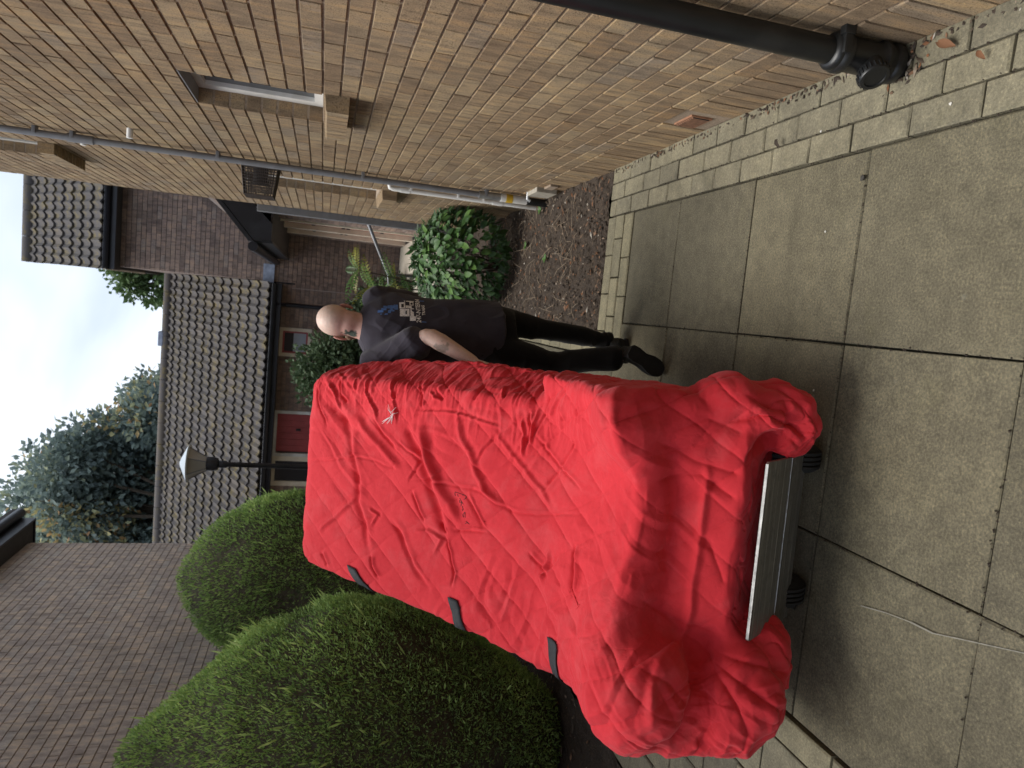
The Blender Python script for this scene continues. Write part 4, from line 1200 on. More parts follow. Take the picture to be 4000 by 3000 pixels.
clump_tree('autumn_tree', 'tall dark tree with yellow and orange leaves rising behind the low roof', 'tree', (-7.5, 24, 0), cl, 125000, .19, 'far_tree', 41, True, treecol)
cl = [(.0, 20, 6.3, .5), (.45, 20.2, 6.2, .55), (-.25, 20, 6.2, .36), (.35, 20, 5.4, .55), (-.3, 20, 5.4, .4), (1.0, 20.4, 6.0, .7), (-.42, 20, 5.75, .28), (.3, 20, 6.75, .3)]
clump_tree('green_tree', 'pale green tree top showing between the two tiled roofs', 'tree', (.5, 20.2, 0), cl, 3600, .14, 'far_green', 42, True)
cl = [(-1.15, 11.4, 1.62, .40), (-.95, 11.3, 1.38, .42), (-1.45, 11.5, 1.42, .42), (-.8, 11.4, 1.05, .38), (-1.2, 11.3, 1.0, .5), (-1.6, 11.4, 1.0, .45), (-1.25, 11.5, .5, .6), (-.62, 11.2, .8, .3)]
clump_tree('round_shrub', 'rounded grey green shrub below the white framed window', 'shrub', (-1.2, 11.4, 0), cl, 9000, .075, 'grey_green', 43, True)
cl = [(-.35, 11.8, .95, .32), (-.1, 11.9, .75, .35), (.05, 11.7, .45, .4)]
clump_tree('dark_shrub', 'dark low shrub in the shade left of the entrance', 'shrub', (-.1, 11.8, 0), cl, 2500, .07, 'grey_green', 44, True)

# ================================================================ hand truck
PIV = np.array([-.75, 1.86, .09]); YAW = R(1.5); THETA = R(50)
_c, _s = math.cos(YAW), math.sin(YAW); RZ = np.array([[_c, -_s, 0], [_s, _c, 0], [0, 0, 1.]])
LA = RZ @ np.array([1., 0, 0]); LL = RZ @ np.array([0, math.sin(THETA), math.cos(THETA)]); LN = RZ @ np.array([0, -math.cos(THETA), math.sin(THETA)])
def lw(a, b, c): return Vector(PIV + LA * a + LL * b + LN * c)
ht = empty('hand_truck', (-.6, 1.93, 0)); tag(ht, 'tilted hand truck with worn aluminium toe plate and black tyres under the red bundle', 'hand truck')
pd = Vector(RZ @ np.array([0, -.55, .835])).normalized(); pa = Vector(LA); pn = pa.cross(pd).normalized()
p0 = Vector((-.61, 1.853, .10))
def plate_pt(u, v, w): return p0 + pa * u + pd * v + pn * w
mb = MB()
out = [(-.262, .0), (.258, .0), (.258, .292), (.252, .30), (-.256, .30), (-.262, .292)]
mb.prism(out, -.004, .004, lambda u, v, w: plate_pt(u, v, w)); tp = mb.build('toe_plate', MATS['worn_aluminium'], ht)
# extruded ribs on the underside, and the bead between the two sections
for v_, hgt, wd_ in ((.03, .001, .008), (.075, .001, .010), (.165, .0012, .006), (.20, .0012, .010), (.24, .0012, .008), (.277, .001, .008)):
    mb = MB(); mb.prism([(v_ - wd_, 0), (v_ - wd_ * .5, hgt), (v_ + wd_ * .5, hgt), (v_ + wd_, 0)], -.2605, .2565, lambda a, b, d: plate_pt(d, a, .0039 + b)); mb.build('rib', MATS['worn_aluminium'], tp)
    mb = MB(); mb.prism([(v_ - wd_, 0), (v_ - wd_ * .5, hgt), (v_ + wd_ * .5, hgt), (v_ + wd_, 0)], -.2605, .2565, lambda a, b, d: plate_pt(d, a, -.0039 - b)); mb.build('rib', MATS['worn_aluminium'], tp)
MB().tube([plate_pt(-.26 + i * .0129, .118 + random.uniform(-.0012, .0012), s_ * .0045) for i in range(41) for s_ in (1,)], .0016, 5).tube([plate_pt(-.26 + i * .0129, .118 + random.uniform(-.0012, .0012), -.0045) for i in range(41)], .0016, 5).build('weld_bead', MATS['zinc'], tp)
MB().tube([(-.375, 1.945, .105), (-.80, 1.934, .105)], .012, 10).build('axle', MATS['steel_dark'], ht, True)
for xw in (-.372, -.806):
    yw = 1.945 if xw > -.5 else 1.934
    prof = [(.030, -.040), (.074, -.041), (.092, -.038), (.101, -.030)]
    for i in range(4):
        x = -.026 + i * .0145; prof += [(.107, x), (.1085, x + .007), (.1085, x + .009), (.101, x + .011), (.101, x + .0125)]
    prof += [(.101, .032), (.092, .039), (.074, .041), (.030, .040)]
    w = MB().lathe((xw, yw, .108), prof, 36, 'X').build('wheel', MATS['rubber'], ht, True)
    MB().lathe((xw, yw, .108), [(.014, -.046), (.066, -.043), (.068, -.036), (.068, .036), (.066, .043), (.014, .046)], 24, 'X').build('rim', MATS['steel_dark'], w, True)
    MB().lathe((xw, yw, .108), [(.011, -.062), (.013, -.056), (.013, .056), (.011, .062)], 6, 'X').build('axle_nut', MATS['zinc'], w)
for a in (-.09, .37):
    MB().tube([lw(a, -.02, -.02), lw(a, .6, -.035), lw(a, 1.2, -.04), lw(a + (.03 if a > 0 else -.03), 1.38, -.10), lw(a + (.07 if a > 0 else -.07), 1.44, -.16)], .016, 10).build('rail', MATS['steel_dark'], ht, True)
for b in (.1, .5, .9, 1.2):
    MB().tube([lw(-.09, b, -.035), lw(.37, b, -.035)], .011, 8).build('crossbar', MATS['steel_dark'], ht, True)
for a, s_ in ((.44, 1), (-.16, -1)):
    MB().tube([lw(a, 1.44, -.16), lw(a, 1.33, -.165)], .018, 12).build('grip', MATS['rubber'], ht, True)

# ================================================================ blanket-wrapped load
ld_ = empty('wrapped_furniture', tuple(PIV)); tag(ld_, 'tall piece of furniture wrapped in red quilted moving blankets on the hand truck', 'bundle')
mb = MB()
def sect(b, al, ar, arl, c0, cf):               # outline of the wrapped box at length b
    return [(al, c0), (al - .008, c0 + .10), (al, cf - .045), (al + .012, cf - .012), (al + .045, cf), (ar - .06, cf), (ar - .016, cf - .010), (ar, cf - .04), (arl, c0 + .10), (arl - .03, c0)]
secs = [(.10, -.47, .50, .52, .0, .30), (.4, -.49, .50, .56, .0, .285), (.7, -.485, .485, .565, .0, .28), (.95, -.452, .485, .56, .0, .28), (1.3, -.437, .475, .565, .0, .28), (1.65, -.432, .462, .54, .0, .282), (1.9, -.430, .447, .50, .0, .28), (2.0, -.425, .437, .47, .01, .275), (2.05, -.39, .41, .43, .03, .25)]
V = []; F = []; n = 10
for (b, al, ar, arl, c0, cf) in secs:
    for (a, c) in sect(b, al, ar, arl, c0, cf): V.append(lw(a, b, c))
for i in range(len(secs) - 1):
    for j in range(n): F.append((i * n + j, i * n + (j + 1) % n, (i + 1) * n + (j + 1) % n, (i + 1) * n + j))
F.append(tuple(range(n))); F.append(tuple((len(secs) - 1) * n + j for j in range(n))[::-1]); mb.add(V, F)
# hanging folds of spare blanket round the foot
hs = [(-.445, .46, .37), (-.41, .53, .375), (-.30, .55, .38), (-.23, .545, .38), (-.12, .515, .37), (-.016, .485, .36), (.085, .46, .35), (.20, .45, .345), (.30, .455, .35), (.38, .53, .375), (.46, .58, .395), (.53, .56, .42), (.565, .50, .42)]
V = []; F = []
hp = lambda cr, br: [(.09, .02), (.085, .26), (.095, .295), (.19, .325), (.29, .42 + (cr - .6) * .6), (br - .06, cr - .07), (br - .01, cr - .01), (br + .06, cr - .03), (br + .17, .28 + (cr - .28) * .45), (br + .40, .275), (br + .40, .05)]
n = 11
for (a, cr, br) in hs:
    for (b, c) in hp(cr, br): V.append(lw(a, b, c))
for i in range(len(hs) - 1):
    for j in range(n): F.append((i * n + j, i * n + (j + 1) % n, (i + 1) * n + (j + 1) % n, (i + 1) * n + j))
F.append(tuple(range(n))); F.append(tuple((len(hs) - 1) * n + j for j in range(n))[::-1]); mb.add(V, F)
def ell(c, r, rot=(0, 0, 0)):
    bm = bmesh.new(); bmesh.ops.create_uvsphere(bm, u_segments=24, v_segments=14, radius=1)
    m = Euler(rot).to_matrix()
    Vv = [m @ Vector((v.co.x * r[0], v.co.y * r[1], v.co.z * r[2])) + Vector(c) for v in bm.verts]
    bm.verts.index_update(); Ff = [[v.index for v in f.verts] for f in bm.faces]; bm.free(); return Vv, Ff
for c, r, rt in (((-1.08, 1.81, .60), (.185, .16, .17), (0, .2, 0)), ((-1.07, 1.78, .32), (.205, .17, .16), (0, .15, 0)), ((-.96, 1.80, .235), (.135, .13, .10), (0, 0, 0)), ((-1.155, 1.84, .47), (.125, .15, .20), (0, 0, 0)), ((-1.10, 1.84, .46), (.15, .14, .2), (0, 0, 0)), ((-1.185, 1.80, .46), (.085, .12, .17), (0, 0, 0)),
                 ((-.20, 1.87, .36), (.085, .12, .13), (0, .2, 0)), ((-.215, 1.84, .24), (.09, .11, .12), (0, .2, 0)), ((-.27, 1.82, .175), (.075, .085, .07), (0, 0, 0)), ((-.32, 1.80, .20), (.045, .05, .055), (0, 0, 0)), ((-.24, 1.78, .30), (.045, .06, .11), (0, .5, 0))):
    mb.add(*ell(c, r, rt))
me = remeshed(mb, .0145, 9, 2)
CREASES = [[[[0.073,1.394],[0.098,1.308],[0.098,1.237],[0.101,1.101],[0.1,1.042],[0.075,0.976],[0.058,0.9],[0.071,0.789],[0.102,0.68],[0.132,0.576]],0.005,-0.005],[[[0.044,2.024],[0.072,1.869],[0.118,1.725],[0.124,1.626],[0.112,1.56],[0.107,1.45]],0.004,-0.004],[[[0.349,1.385],[0.367,1.272],[0.369,1.163],[0.356,1.037],[0.349,0.98]],0.006,0.006],[[[0.286,1.438],[0.251,1.412],[0.183,1.353],[0.109,1.309],[0.035,1.266],[-0.037,1.223],[-0.107,1.194]],0.022,-0.016],[[[0.335,1.369],[0.241,1.337],[0.158,1.307],[0.094,1.244],[0.012,1.172],[-0.042,1.126]],0.02,0.01],[[[0.36,1.189],[0.291,1.154],[0.227,1.101],[0.169,1.075],[0.106,1.024],[0.07,0.95]],0.014,0.008],[[[0.336,1.004],[0.268,0.922],[0.207,0.844],[0.156,0.781],[0.107,0.736]],0.01,0.005],[[[0.284,1.811],[0.197,1.75],[0.107,1.724],[0.008,1.68],[-0.069,1.681],[-0.147,1.631],[-0.267,1.586]],0.018,-0.012],[[[0.315,1.894],[0.268,1.792],[0.215,1.71]],0.022,-0.012],[[[-0.052,1.682],[-0.131,1.769],[-0.196,1.842],[-0.247,1.901]],0.01,0.007],[[[-0.083,1.605],[-0.101,1.554],[-0.148,1.581]],0.007,0.006],[[[-0.111,1.474],[-0.145,1.424],[-0.199,1.388],[-0.261,1.344],[-0.321,1.257]],0.014,-0.01],[[[-0.107,1.194],[-0.158,1.161],[-0.228,1.14],[-0.283,1.141]],0.007,-0.01],[[[-0.119,1.336],[-0.1,1.28],[-0.115,1.207],[-0.179,1.243]],0.008,0.007],[[[0.398,0.888],[0.336,0.876],[0.266,0.874]],0.006,0.008],[[[0.426,0.862],[0.369,0.85],[0.298,0.866]],0.006,-0.008],[[[0.446,0.824],[0.371,0.839],[0.311,0.844]],0.006,0.007],[[[0.501,0.773],[0.416,0.797],[0.342,0.835]],0.006,-0.007],[[[0.018,0.601],[-0.057,0.582],[-0.128,0.579]],0.01,-0.016],[[[-0.068,0.809],[-0.09,0.777],[-0.102,0.747],[-0.121,0.711]],0.008,-0.008],[[[-0.034,0.715],[-0.086,0.726],[-0.148,0.737]],0.008,0.008],[[[-0.042,0.67],[-0.085,0.704],[-0.135,0.761]],0.007,-0.007],[[[0.48,1.543],[0.424,1.537],[0.366,1.508],[0.29,1.484]],0.007,0.008],[[[0.474,1.488],[0.364,1.523]],0.006,-0.006],[[[0.467,1.405],[0.422,1.371],[0.368,1.365]],0.007,-0.008],[[[0.484,1.356],[0.421,1.378]],0.005,0.007],[[[0.451,1.309],[0.414,1.263]],0.006,-0.006],[[[0.437,1.336],[0.415,1.298],[0.409,1.263]],0.006,0.006],[[[0.463,1.694],[0.39,1.678],[0.339,1.624],[0.297,1.595]],0.007,0.008],[[[0.445,1.759],[0.393,1.745]],0.006,0.006],[[[0.434,1.853],[0.365,1.828],[0.33,1.781]],0.007,-0.008],[[[0.496,1.104],[0.46,1.106],[0.433,1.116]],0.006,-0.006],[[[0.519,0.949],[0.477,0.927],[0.422,0.927]],0.006,0.006],[[[0.497,1.008],[0.449,0.991]],0.005,0.005],[[[0.403,1.912],[0.356,1.854],[0.296,1.812]],0.008,0.007],[[[0.382,1.992],[0.305,1.966],[0.222,1.902]],0.008,-0.008],[[[0.298,1.627],[0.228,1.556],[0.193,1.49]],0.01,-0.009],[[[0.284,1.725],[0.189,1.584],[0.11,1.45]],0.016,0.008],[[[0.218,1.477],[0.161,1.351]],0.006,-0.006],[[[0.076,1.394],[0.161,1.351]],0.006,-0.006],[[[0.033,1.382],[-0.073,1.305]],0.008,-0.008],[[[-0.069,1.15],[-0.041,1.008]],0.006,-0.007],[[[-0.024,1.003],[0.091,1.1]],0.008,0.006],[[[-0.055,1.228],[-0.089,1.189]],0.008,-0.01],[[[-0.276,1.576],[-0.32,1.564],[-0.357,1.527]],0.01,-0.012],[[[-0.342,1.882],[-0.394,1.84]],0.01,-0.008],[[[0.47,0.714],[0.417,0.692]],0.006,-0.006],[[[0.543,0.695],[0.466,0.747],[0.421,0.764]],0.007,0.007],[[[0.483,0.615],[0.431,0.625]],0.008,-0.01],[[[0.344,0.824],[0.253,0.707],[0.206,0.605]],0.006,-0.006],[[[0.384,0.63],[0.253,0.707],[0.156,0.781]],0.006,-0.006],[[[0.211,1.073],[0.317,0.995]],0.006,-0.006]]
P_ = co_of(me); Nn = no_of(me)
Q = P_ - PIV; a = Q @ LA; b = Q @ LL; c = Q @ LN
nf = Nn @ LN; nx = Nn @ LA; nl = Nn @ LL
s3 = lambda x, lo, hi: np.clip((x - lo) / (hi - lo), 0, 1) ** 2 * (3 - 2 * np.clip((x - lo) / (hi - lo), 0, 1))
front = s3(nf, .25, .7)
au = a + np.where(nx > 0, 1, -1) * (1 - front) * np.maximum(0, .28 - c) * .9       # unrolled across
bu = b - (1 - s3(nl, -.9, -.3)) * 0
low = 1 - s3(b, .34, .44)                                                            # the hanging foot
W = np.stack([au, bu, c * .6], 1)
wa = au + .018 * fbm(W * 5, 61, 2); wb = bu + .018 * fbm(W * 5, 62, 2)
lowc = np.where(low > .5, c * 1.0 + b * .3, 0)
qb = wb
p = wa / .150 + qb / .205; q = wa / .150 - qb / .205
quilt = (np.abs(np.sin(PI * p) * np.sin(PI * q)) + 1e-6) ** .3
qmask = .45 + .55 * s3(vnoise(W * 3.1, 77), .25, .6)
d = .0125 * (quilt - .65) * qmask
d += .008 * fbm(W * np.array([2.6, 2.0, 2.6]), 63, 3)
# taut pleats fanning in from the right-hand edge
er = np.exp(-((np.maximum(0, .47 - au)) / .15) ** 2)
pl_dir = np.stack([au * 4.5 + .6 * bu, bu * 30 + au * 6 + 1.3 * fbm(W * 4, 70, 2), c * 3], 1)
d += er * (.0075 * (ridged(pl_dir, 71, 2) - .45)) * s3(b, .5, .7)
# sharp-edged folds of thin loose cloth, in a few directions
def tri(x): return np.abs(x - np.floor(x) - .5) * 2
def folds(ang_, fa, fb, k_, seed):
    u_ = au * math.cos(ang_) + bu * math.sin(ang_); v_ = -au * math.sin(ang_) + bu * math.cos(ang_)
    n_ = vnoise(np.stack([u_ * fa, v_ * fb, c * 3], 1) + .5 * fbm(W * 3, seed + 3, 2)[:, None], seed)
    return tri(n_ * k_) - .5
reg = lambda sd, lo=.56, hi=.72: s3(vnoise(W * 3.4, sd), lo, hi)
d += .0075 * folds(.05, 3.2, 15, 2.2, 101) * np.maximum(er, .0) * s3(b, .45, .6)
d += .0060 * folds(.9, 3.5, 12, 2.0, 111) * reg(112)
d += .0060 * folds(-.7, 3.5, 12, 2.0, 121) * reg(122)
d += .0050 * folds(1.5, 4, 13, 2.0, 131) * reg(132)
d += .0030 * folds(.1, 9, 34, 2.0, 161) * er * s3(b, .42, .5)
d += (.0026 * folds(.8, 8, 26, 2.0, 171) + .0026 * folds(-.9, 8, 26, 2.0, 181)) * s3(-a, .05, .3) * (1 - s3(b, .9, 1.3)) * reg(172, .4, .6)
d += .0075 * folds(-.3, 4, 11, 2.2, 141) * s3(-a, -.05, .25) * (1 - s3(b, 1.0, 1.4))
# crumpled areas
cm = s3(fbm(W * 2.3, 83, 2) + .55 * s3(-a, .0, .4) * s3(-b, -1.4, -.7) + .25 * s3(c, .3, .45), .0, .5)
d += cm * .0045 * (ridged(np.stack([au * 9 + bu * 3, bu * 13 - au * 4, c * 9], 1) + .35 * fbm(W * 6, 84, 2)[:, None], 85, 3) - .5)
d += .0016 * (ridged(np.stack([au * 24 + bu * 9, bu * 16, c * 18], 1), 91, 2) - .5) * (.4 + .6 * s3(vnoise(W * 4, 92), .35, .65))
# pulled folds on the hanging foot and the puffed corners
foot = low * (1 - s3(nf, .75, .95))
fx = P_[:, 0]; fz = P_[:, 2]
d += foot * (.006 * (ridged(np.stack([fx * 5 + fz * 3.5, fz * 9 - fx * 3, P_[:, 1] * 4], 1), 95, 2) - .5) + .006 * fbm(np.stack([fx * 4, fz * 4, P_[:, 1] * 4], 1), 96, 2))
ff = lambda ang_, fa, fb, k_, seed: tri(vnoise(np.stack([(fx * math.cos(ang_) + fz * math.sin(ang_)) * fa, (fz * math.cos(ang_) - fx * math.sin(ang_)) * fb, P_[:, 1] * 5], 1), seed) * k_) - .5
d += foot * (.008 * ff(.6, 2.2, 9, 2.2, 151) + .006 * ff(-.5, 2.2, 9, 2.0, 152)) * (.35 + .65 * s3(np.abs(fx + .68), .2, .4))
kn = np.exp(-(((fx + .25) / .13) ** 2 + ((fz - .24) / .17) ** 2)) * low
d += kn * .022 * (ridged(np.stack([fx * 10 + fz * 7, fz * 9 - fx * 8, P_[:, 1] * 9], 1), 97, 2) - .45)
# radiating gathers where the spare blanket is tucked under the plate's left end
gx, gz = fx + 1.045, fz - .43
ang = np.arctan2(gz, gx); rad_ = np.hypot(gx, gz)
d += low * np.exp(-((rad_ - .13) / .12) ** 2) * .013 * (ridged(np.stack([ang * 1.7 + rad_ * 4, rad_ * 5, fx * 3], 1), 98, 2) - .5)
# the upper blanket ends in a fold that stands proud of the hanging part
rb = np.interp(a, [-.5, -.3, .0, .2, .3, .45, .56], [.375, .38, .36, .345, .35, .395, .42]) + .012 * fbm(W * 6, 57, 2)
d += .007 * np.exp(-((b - rb - .01) / .016) ** 2) * s3(vnoise(W * 5, 58), .2, .6)
# gathered hem above the plate
d += .013 * np.exp(-((b - .205 - .02 * fbm(W * 5, 59, 2)) / .012) ** 2) * s3(a, -.38, -.28) * (1 - s3(a, .28, .40)) * s3(c, .2, .3)
# the deep valley between the two puffs of spare blanket, and the gathers running out of it
def groove(pl, depth, w_, sharp=1.):
    bd = np.full(len(fx), 9.); tt = np.zeros(len(fx)); n_ = len(pl) - 1
    for k_, ((x0, z0), (x1, z1)) in enumerate(zip(pl[:-1], pl[1:])):
        ex, ez = x1 - x0, z1 - z0; t_ = np.clip(((fx - x0) * ex + (fz - z0) * ez) / (ex * ex + ez * ez), 0, 1)
        dd = np.hypot(fx - x0 - t_ * ex, fz - z0 - t_ * ez); m_ = dd < bd; bd[m_] = dd[m_]; tt[m_] = (k_ + t_[m_]) / n_
    return -depth * np.exp(-(bd / w_) ** sharp) * s3(-Nn[:, 1], .0, .4) * (P_[:, 1] < 2.) * np.clip(np.minimum(tt, 1.15 - tt) * 5 + .2, 0, 1)
d += groove([(-.86, .405), (-.96, .452), (-1.06, .485), (-1.15, .525)], .036, .030)
for pl in ([(-.95, .44), (-1.04, .385), (-1.12, .345), (-1.22, .34)], [(-.94, .43), (-1.0, .33), (-1.06, .24)], [(-1.0, .46), (-1.12, .44), (-1.24, .46)], [(-.92, .40), (-.93, .30), (-.97, .20)]):
    d += groove(pl, .014, .011)
for pl in ([(-.26, .44), (-.22, .33), (-.26, .22)], [(-.17, .40), (-.20, .28), (-.29, .19)], [(-.31, .29), (-.25, .25), (-.18, .27)], [(-.36, .38), (-.30, .30), (-.30, .22)]):
    d += groove(pl, .016, .012)
for pl in ([(-.33, .62), (-.38, .50), (-.40, .40)], [(-.45, .60), (-.42, .48), (-.47, .40)], [(-.55, .52), (-.62, .44), (-.72, .40)], [(-.30, .58), (-.25, .48), (-.28, .40)], [(-.80, .62), (-.86, .52), (-.88, .42)], [(-.95, .66), (-.98, .58), (-1.04, .52)]):
    d += groove(pl, .009, .010)
# single creases followed by eye
fm = s3(nf, .15, .45) * (1 - low)
for pl, w_, A_ in CREASES:
    best = np.full(len(a), 9.); tt = np.zeros(len(a)); n_ = len(pl) - 1
    P0 = np.array(pl); amin = P0.min(0) - .08; amax = P0.max(0) + .08
    sel = np.where((a > amin[0]) & (a < amax[0]) & (b > amin[1]) & (b < amax[1]) & (fm > 0))[0]
    if not len(sel): continue
    X0 = np.stack([a[sel], b[sel]], 1); X0 = X0 + .006 * np.stack([fbm(W[sel] * 14, 64, 2), fbm(W[sel] * 14, 65, 2)], 1)
    bd = np.full(len(sel), 9.); bt = np.zeros(len(sel)); side = np.zeros(len(sel))
    for k in range(n_):
        u0, u1 = P0[k], P0[k + 1]; e_ = u1 - u0; L2 = e_ @ e_
        t_ = np.clip(((X0 - u0) @ e_) / L2, 0, 1); df = X0 - (u0 + t_[:, None] * e_); dd = np.hypot(df[:, 0], df[:, 1])
        m_ = dd < bd; bd[m_] = dd[m_]; bt[m_] = (k + t_[m_]) / n_; side[m_] = np.sign(e_[0] * df[m_, 1] - e_[1] * df[m_, 0])
    tap = np.clip(np.minimum(bt, 1 - bt) * 6 + .15, 0, 1)
    w_ = max(w_ * .85, .0055)
    sd = bd * side
    prof = np.exp(-(bd / w_) ** 2) - .55 * np.exp(-((sd - 1.9 * w_) / (1.3 * w_)) ** 2)
    d[sel] += A_ * 1.15 * prof * tap * fm[sel]
P2 = P_ + Nn * d[:, None]
set_co(me, P2)
blanket = link('blanket', me, MATS['red_blanket'], ld_, True)
bl_bvh = BVHTree.FromPolygons([tuple(v) for v in P2], [tuple(p_.vertices) for p_ in me.polygons])
def on_blanket(a_, b_, off=.003):
    o_ = lw(a_, b_, .9); r_ = bl_bvh.ray_cast(o_, Vector(-LN))
    return r_[0] + r_[1] * off if r_[0] is not None else lw(a_, b_, .3)
def on_left(b_, c_, off=.003):
    r_ = bl_bvh.ray_cast(lw(-1.2, b_, c_), Vector(LA))
    return r_[0] + r_[1] * off if r_[0] is not None else lw(-.45, b_, c_)
# webbing straps on the left edge
for (a0, b0, a1, b1, w_) in ((-.350, 1.680, -.436, 1.585, .030), (-.325, 1.125, -.43, 1.085, .024), (-.305, .640, -.43, .615, .026)):
    rows = []
    for i in range(9):
        t_ = i / 8; rows.append([on_blanket(a0 + (a1 - a0) * t_, b0 + (b1 - b0) * t_ + s_ * w_, .004) for s_ in (-1, -.33, .33, 1)])
    sl = (b1 - b0) / abs(a1 - a0)
    for i in range(1, 9):
        c_ = .245 - i * .028; bb = b1 + sl * i * .014
        rows.append([on_left(bb + s_ * w_, c_, .004) for s_ in (-1, -.33, .33, 1)])
    V = [v for r_ in rows for v in r_]; k = 4
    F = [(i * k + j, i * k + j + 1, (i + 1) * k + j + 1, (i + 1) * k + j) for i in range(len(rows) - 1) for j in range(k - 1)]
    so = link('strap', make_mesh('strap', V, F), MATS['strap_black'], ld_, True)
    md = so.modifiers.new('t', 'SOLIDIFY'); md.thickness = .0025; md.offset = 1
# loose white threads
tb = MB()
hub = (.319, 1.505)
for (aa, bb, lift) in ((.352, 1.522, .01), (.356, 1.495, .012), (.345, 1.51, .02), (.284, 1.562, .004), (.279, 1.522, .004), (.30, 1.545, .008), (.338, 1.490, .015), (.29, 1.50, .006)):
    for j in range(2):
        e1 = (aa + random.uniform(-.008, .008), bb + random.uniform(-.008, .008))
        pts_ = [on_blanket(hub[0], hub[1], .004), on_blanket((hub[0] + e1[0]) / 2 + random.uniform(-.004, .004), (hub[1] + e1[1]) / 2, .006 + lift * .5), on_blanket(e1[0], e1[1], .004 + lift)]
        tb.tube(pts_, [.0013, .0011, .0006], 5)
tb.build('loose_threads', MATS['thread_white'], ld_)
# pen writing on the cloth
ik = MB()
for pl in [[(0.061, 1.163), (0.07, 1.165), (0.077, 1.163), (0.076, 1.148), (0.073, 1.126), (0.07, 1.111), (0.062, 1.112), (0.057, 1.119)], [(0.07, 1.152), (0.062, 1.149)], [(0.073, 1.128), (0.069, 1.127)], [(0.057, 1.141), (0.048, 1.13), (0.039, 1.118)], [(0.05, 1.14), (0.041, 1.139), (0.046, 1.129), (0.028, 1.13)], [(0.032, 1.121), (0.025, 1.12), (0.02, 1.112)], [(0.02, 1.122), (0.014, 1.116)], [(0.013, 1.105), (-0.007, 1.101)], [(-0.008, 1.109), (0.001, 1.114), (0.012, 1.105)], [(-0.02, 1.097), (-0.028, 1.08)], [(-0.022, 1.088), (-0.03, 1.099)]]:
    for s_, e_ in zip(pl[:-1], pl[1:]):
        q0, q1 = on_blanket(*s_, .0008), on_blanket(*e_, .0008)
        if (q1 - q0).length > 1e-4: ik.tube([q0, q0.lerp(q1, .5), q1], .0011, 4)
ik.build('pen_writing', MATS['ink'], ld_)
# raised label tape
tq = MB()
for (s_, e_) in (((-.115, .585), (-.145, .53)), ((-.10, .575), (-.125, .590)), ((-.135, .525), (-.155, .540))):
    q0, q1 = on_blanket(*s_, .001), on_blanket(*e_, .001); tq.tube([q0, q0.lerp(q1, .5), q1], .0016, 5)
tq.build('stitch_mark', MATS['red_blanket'], ld_)

# ================================================================ the man
PH = R(33); MR = Vector((math.cos(PH), math.sin(PH), 0)); MF = Vector((-math.sin(PH), math.cos(PH), 0)); MBASE = Vector((-.12, 3.43, 0))
def mw(x, y, z): return MBASE + MR * x + MF * y + Vector((0, 0, z))
man = empty('person', (MBASE.x, MBASE.y, 0)); tag(man, 'bald man in dark t-shirt and black trousers walking away beside the red bundle', 'person')
def loft(mb, rings, nn=20):
    """rings: (centre, axis1*r1, axis2*r2)"""
    V = []; F = []
    for (c_, u_, v_) in rings:
        for j in range(nn):
            q_ = 2 * PI * j / nn; V.append(c_ + u_ * math.cos(q_) + v_ * math.sin(q_))
    for i in range(len(rings) - 1):
        for j in range(nn): F.append((i * nn + j, i * nn + (j + 1) % nn, (i + 1) * nn + (j + 1) % nn, (i + 1) * nn + j))
    F.append(tuple(range(nn))[::-1]); F.append(tuple((len(rings) - 1) * nn + j for j in range(nn))); mb.add(V, F)
def limb(mb, pts, radii, nn=16, flat=1., ref=None):
    pts = [Vector(p_) for p_ in pts]; rings = []
    for i, p_ in enumerate(pts):
        t_ = (pts[min(i + 1, len(pts) - 1)] - pts[max(i - 1, 0)]).normalized()
        rf = Vector(ref) if ref is not None else MR
        u_ = (rf - t_ * rf.dot(t_)).normalized(); v_ = t_.cross(u_)
        rings.append((p_, u_ * radii[i], v_ * radii[i] * flat))
    # rounded ends
    t0 = (pts[0] - pts[1]).normalized(); t1 = (pts[-1] - pts[-2]).normalized()
    rings = [(pts[0] + t0 * radii[0] * .6, rings[0][1] * .5, rings[0][2] * .5)] + rings + [(pts[-1] + t1 * radii[-1] * .6, rings[-1][1] * .5, rings[-1][2] * .5)]
    loft(mb, rings, nn)
def torso(mb, rows, g=0.):
    loft(mb, [(mw(cx, cy, z), MR * (hw + g), MF * (hd + g)) for (z, hw, hd, cx, cy) in rows], 32)
TROWS = [(.72, .168, .125, 0, .0), (.80, .165, .12, 0, .0), (.90, .160, .118, 0, .005), (1.02, .160, .115, 0, .015), (1.15, .178, .118, 0, .03), (1.25, .190, .115, 0, .04), (1.31, .186, .105, 0, .045), (1.355, .150, .085, .0, .05), (1.385, .095, .07, .005, .05), (1.40, .065, .06, .01, .05)]
SH_L, EL_L, WR_L, HD_L = mw(-.170, .04, 1.315), Vector((-.140, 3.185, 1.105)), Vector((-.232, 3.065, .915)), Vector((-.258, 3.03, .845))
SH_R, EL_R, WR_R, HD_R = mw(.170, .04, 1.315), mw(.20, .14, 1.08), mw(.13, .36, 1.00), mw(.10, .43, .99)
HIP_L, KN_L, AN_L = mw(-.085, .0, .80), Vector((-.225, 3.27, .47)), Vector((-.165, 3.115, .205))
HIP_R, KN_R, AN_R = mw(.085, .0, .80), Vector((-.075, 3.50, .43)), Vector((-.105, 3.53, .085))
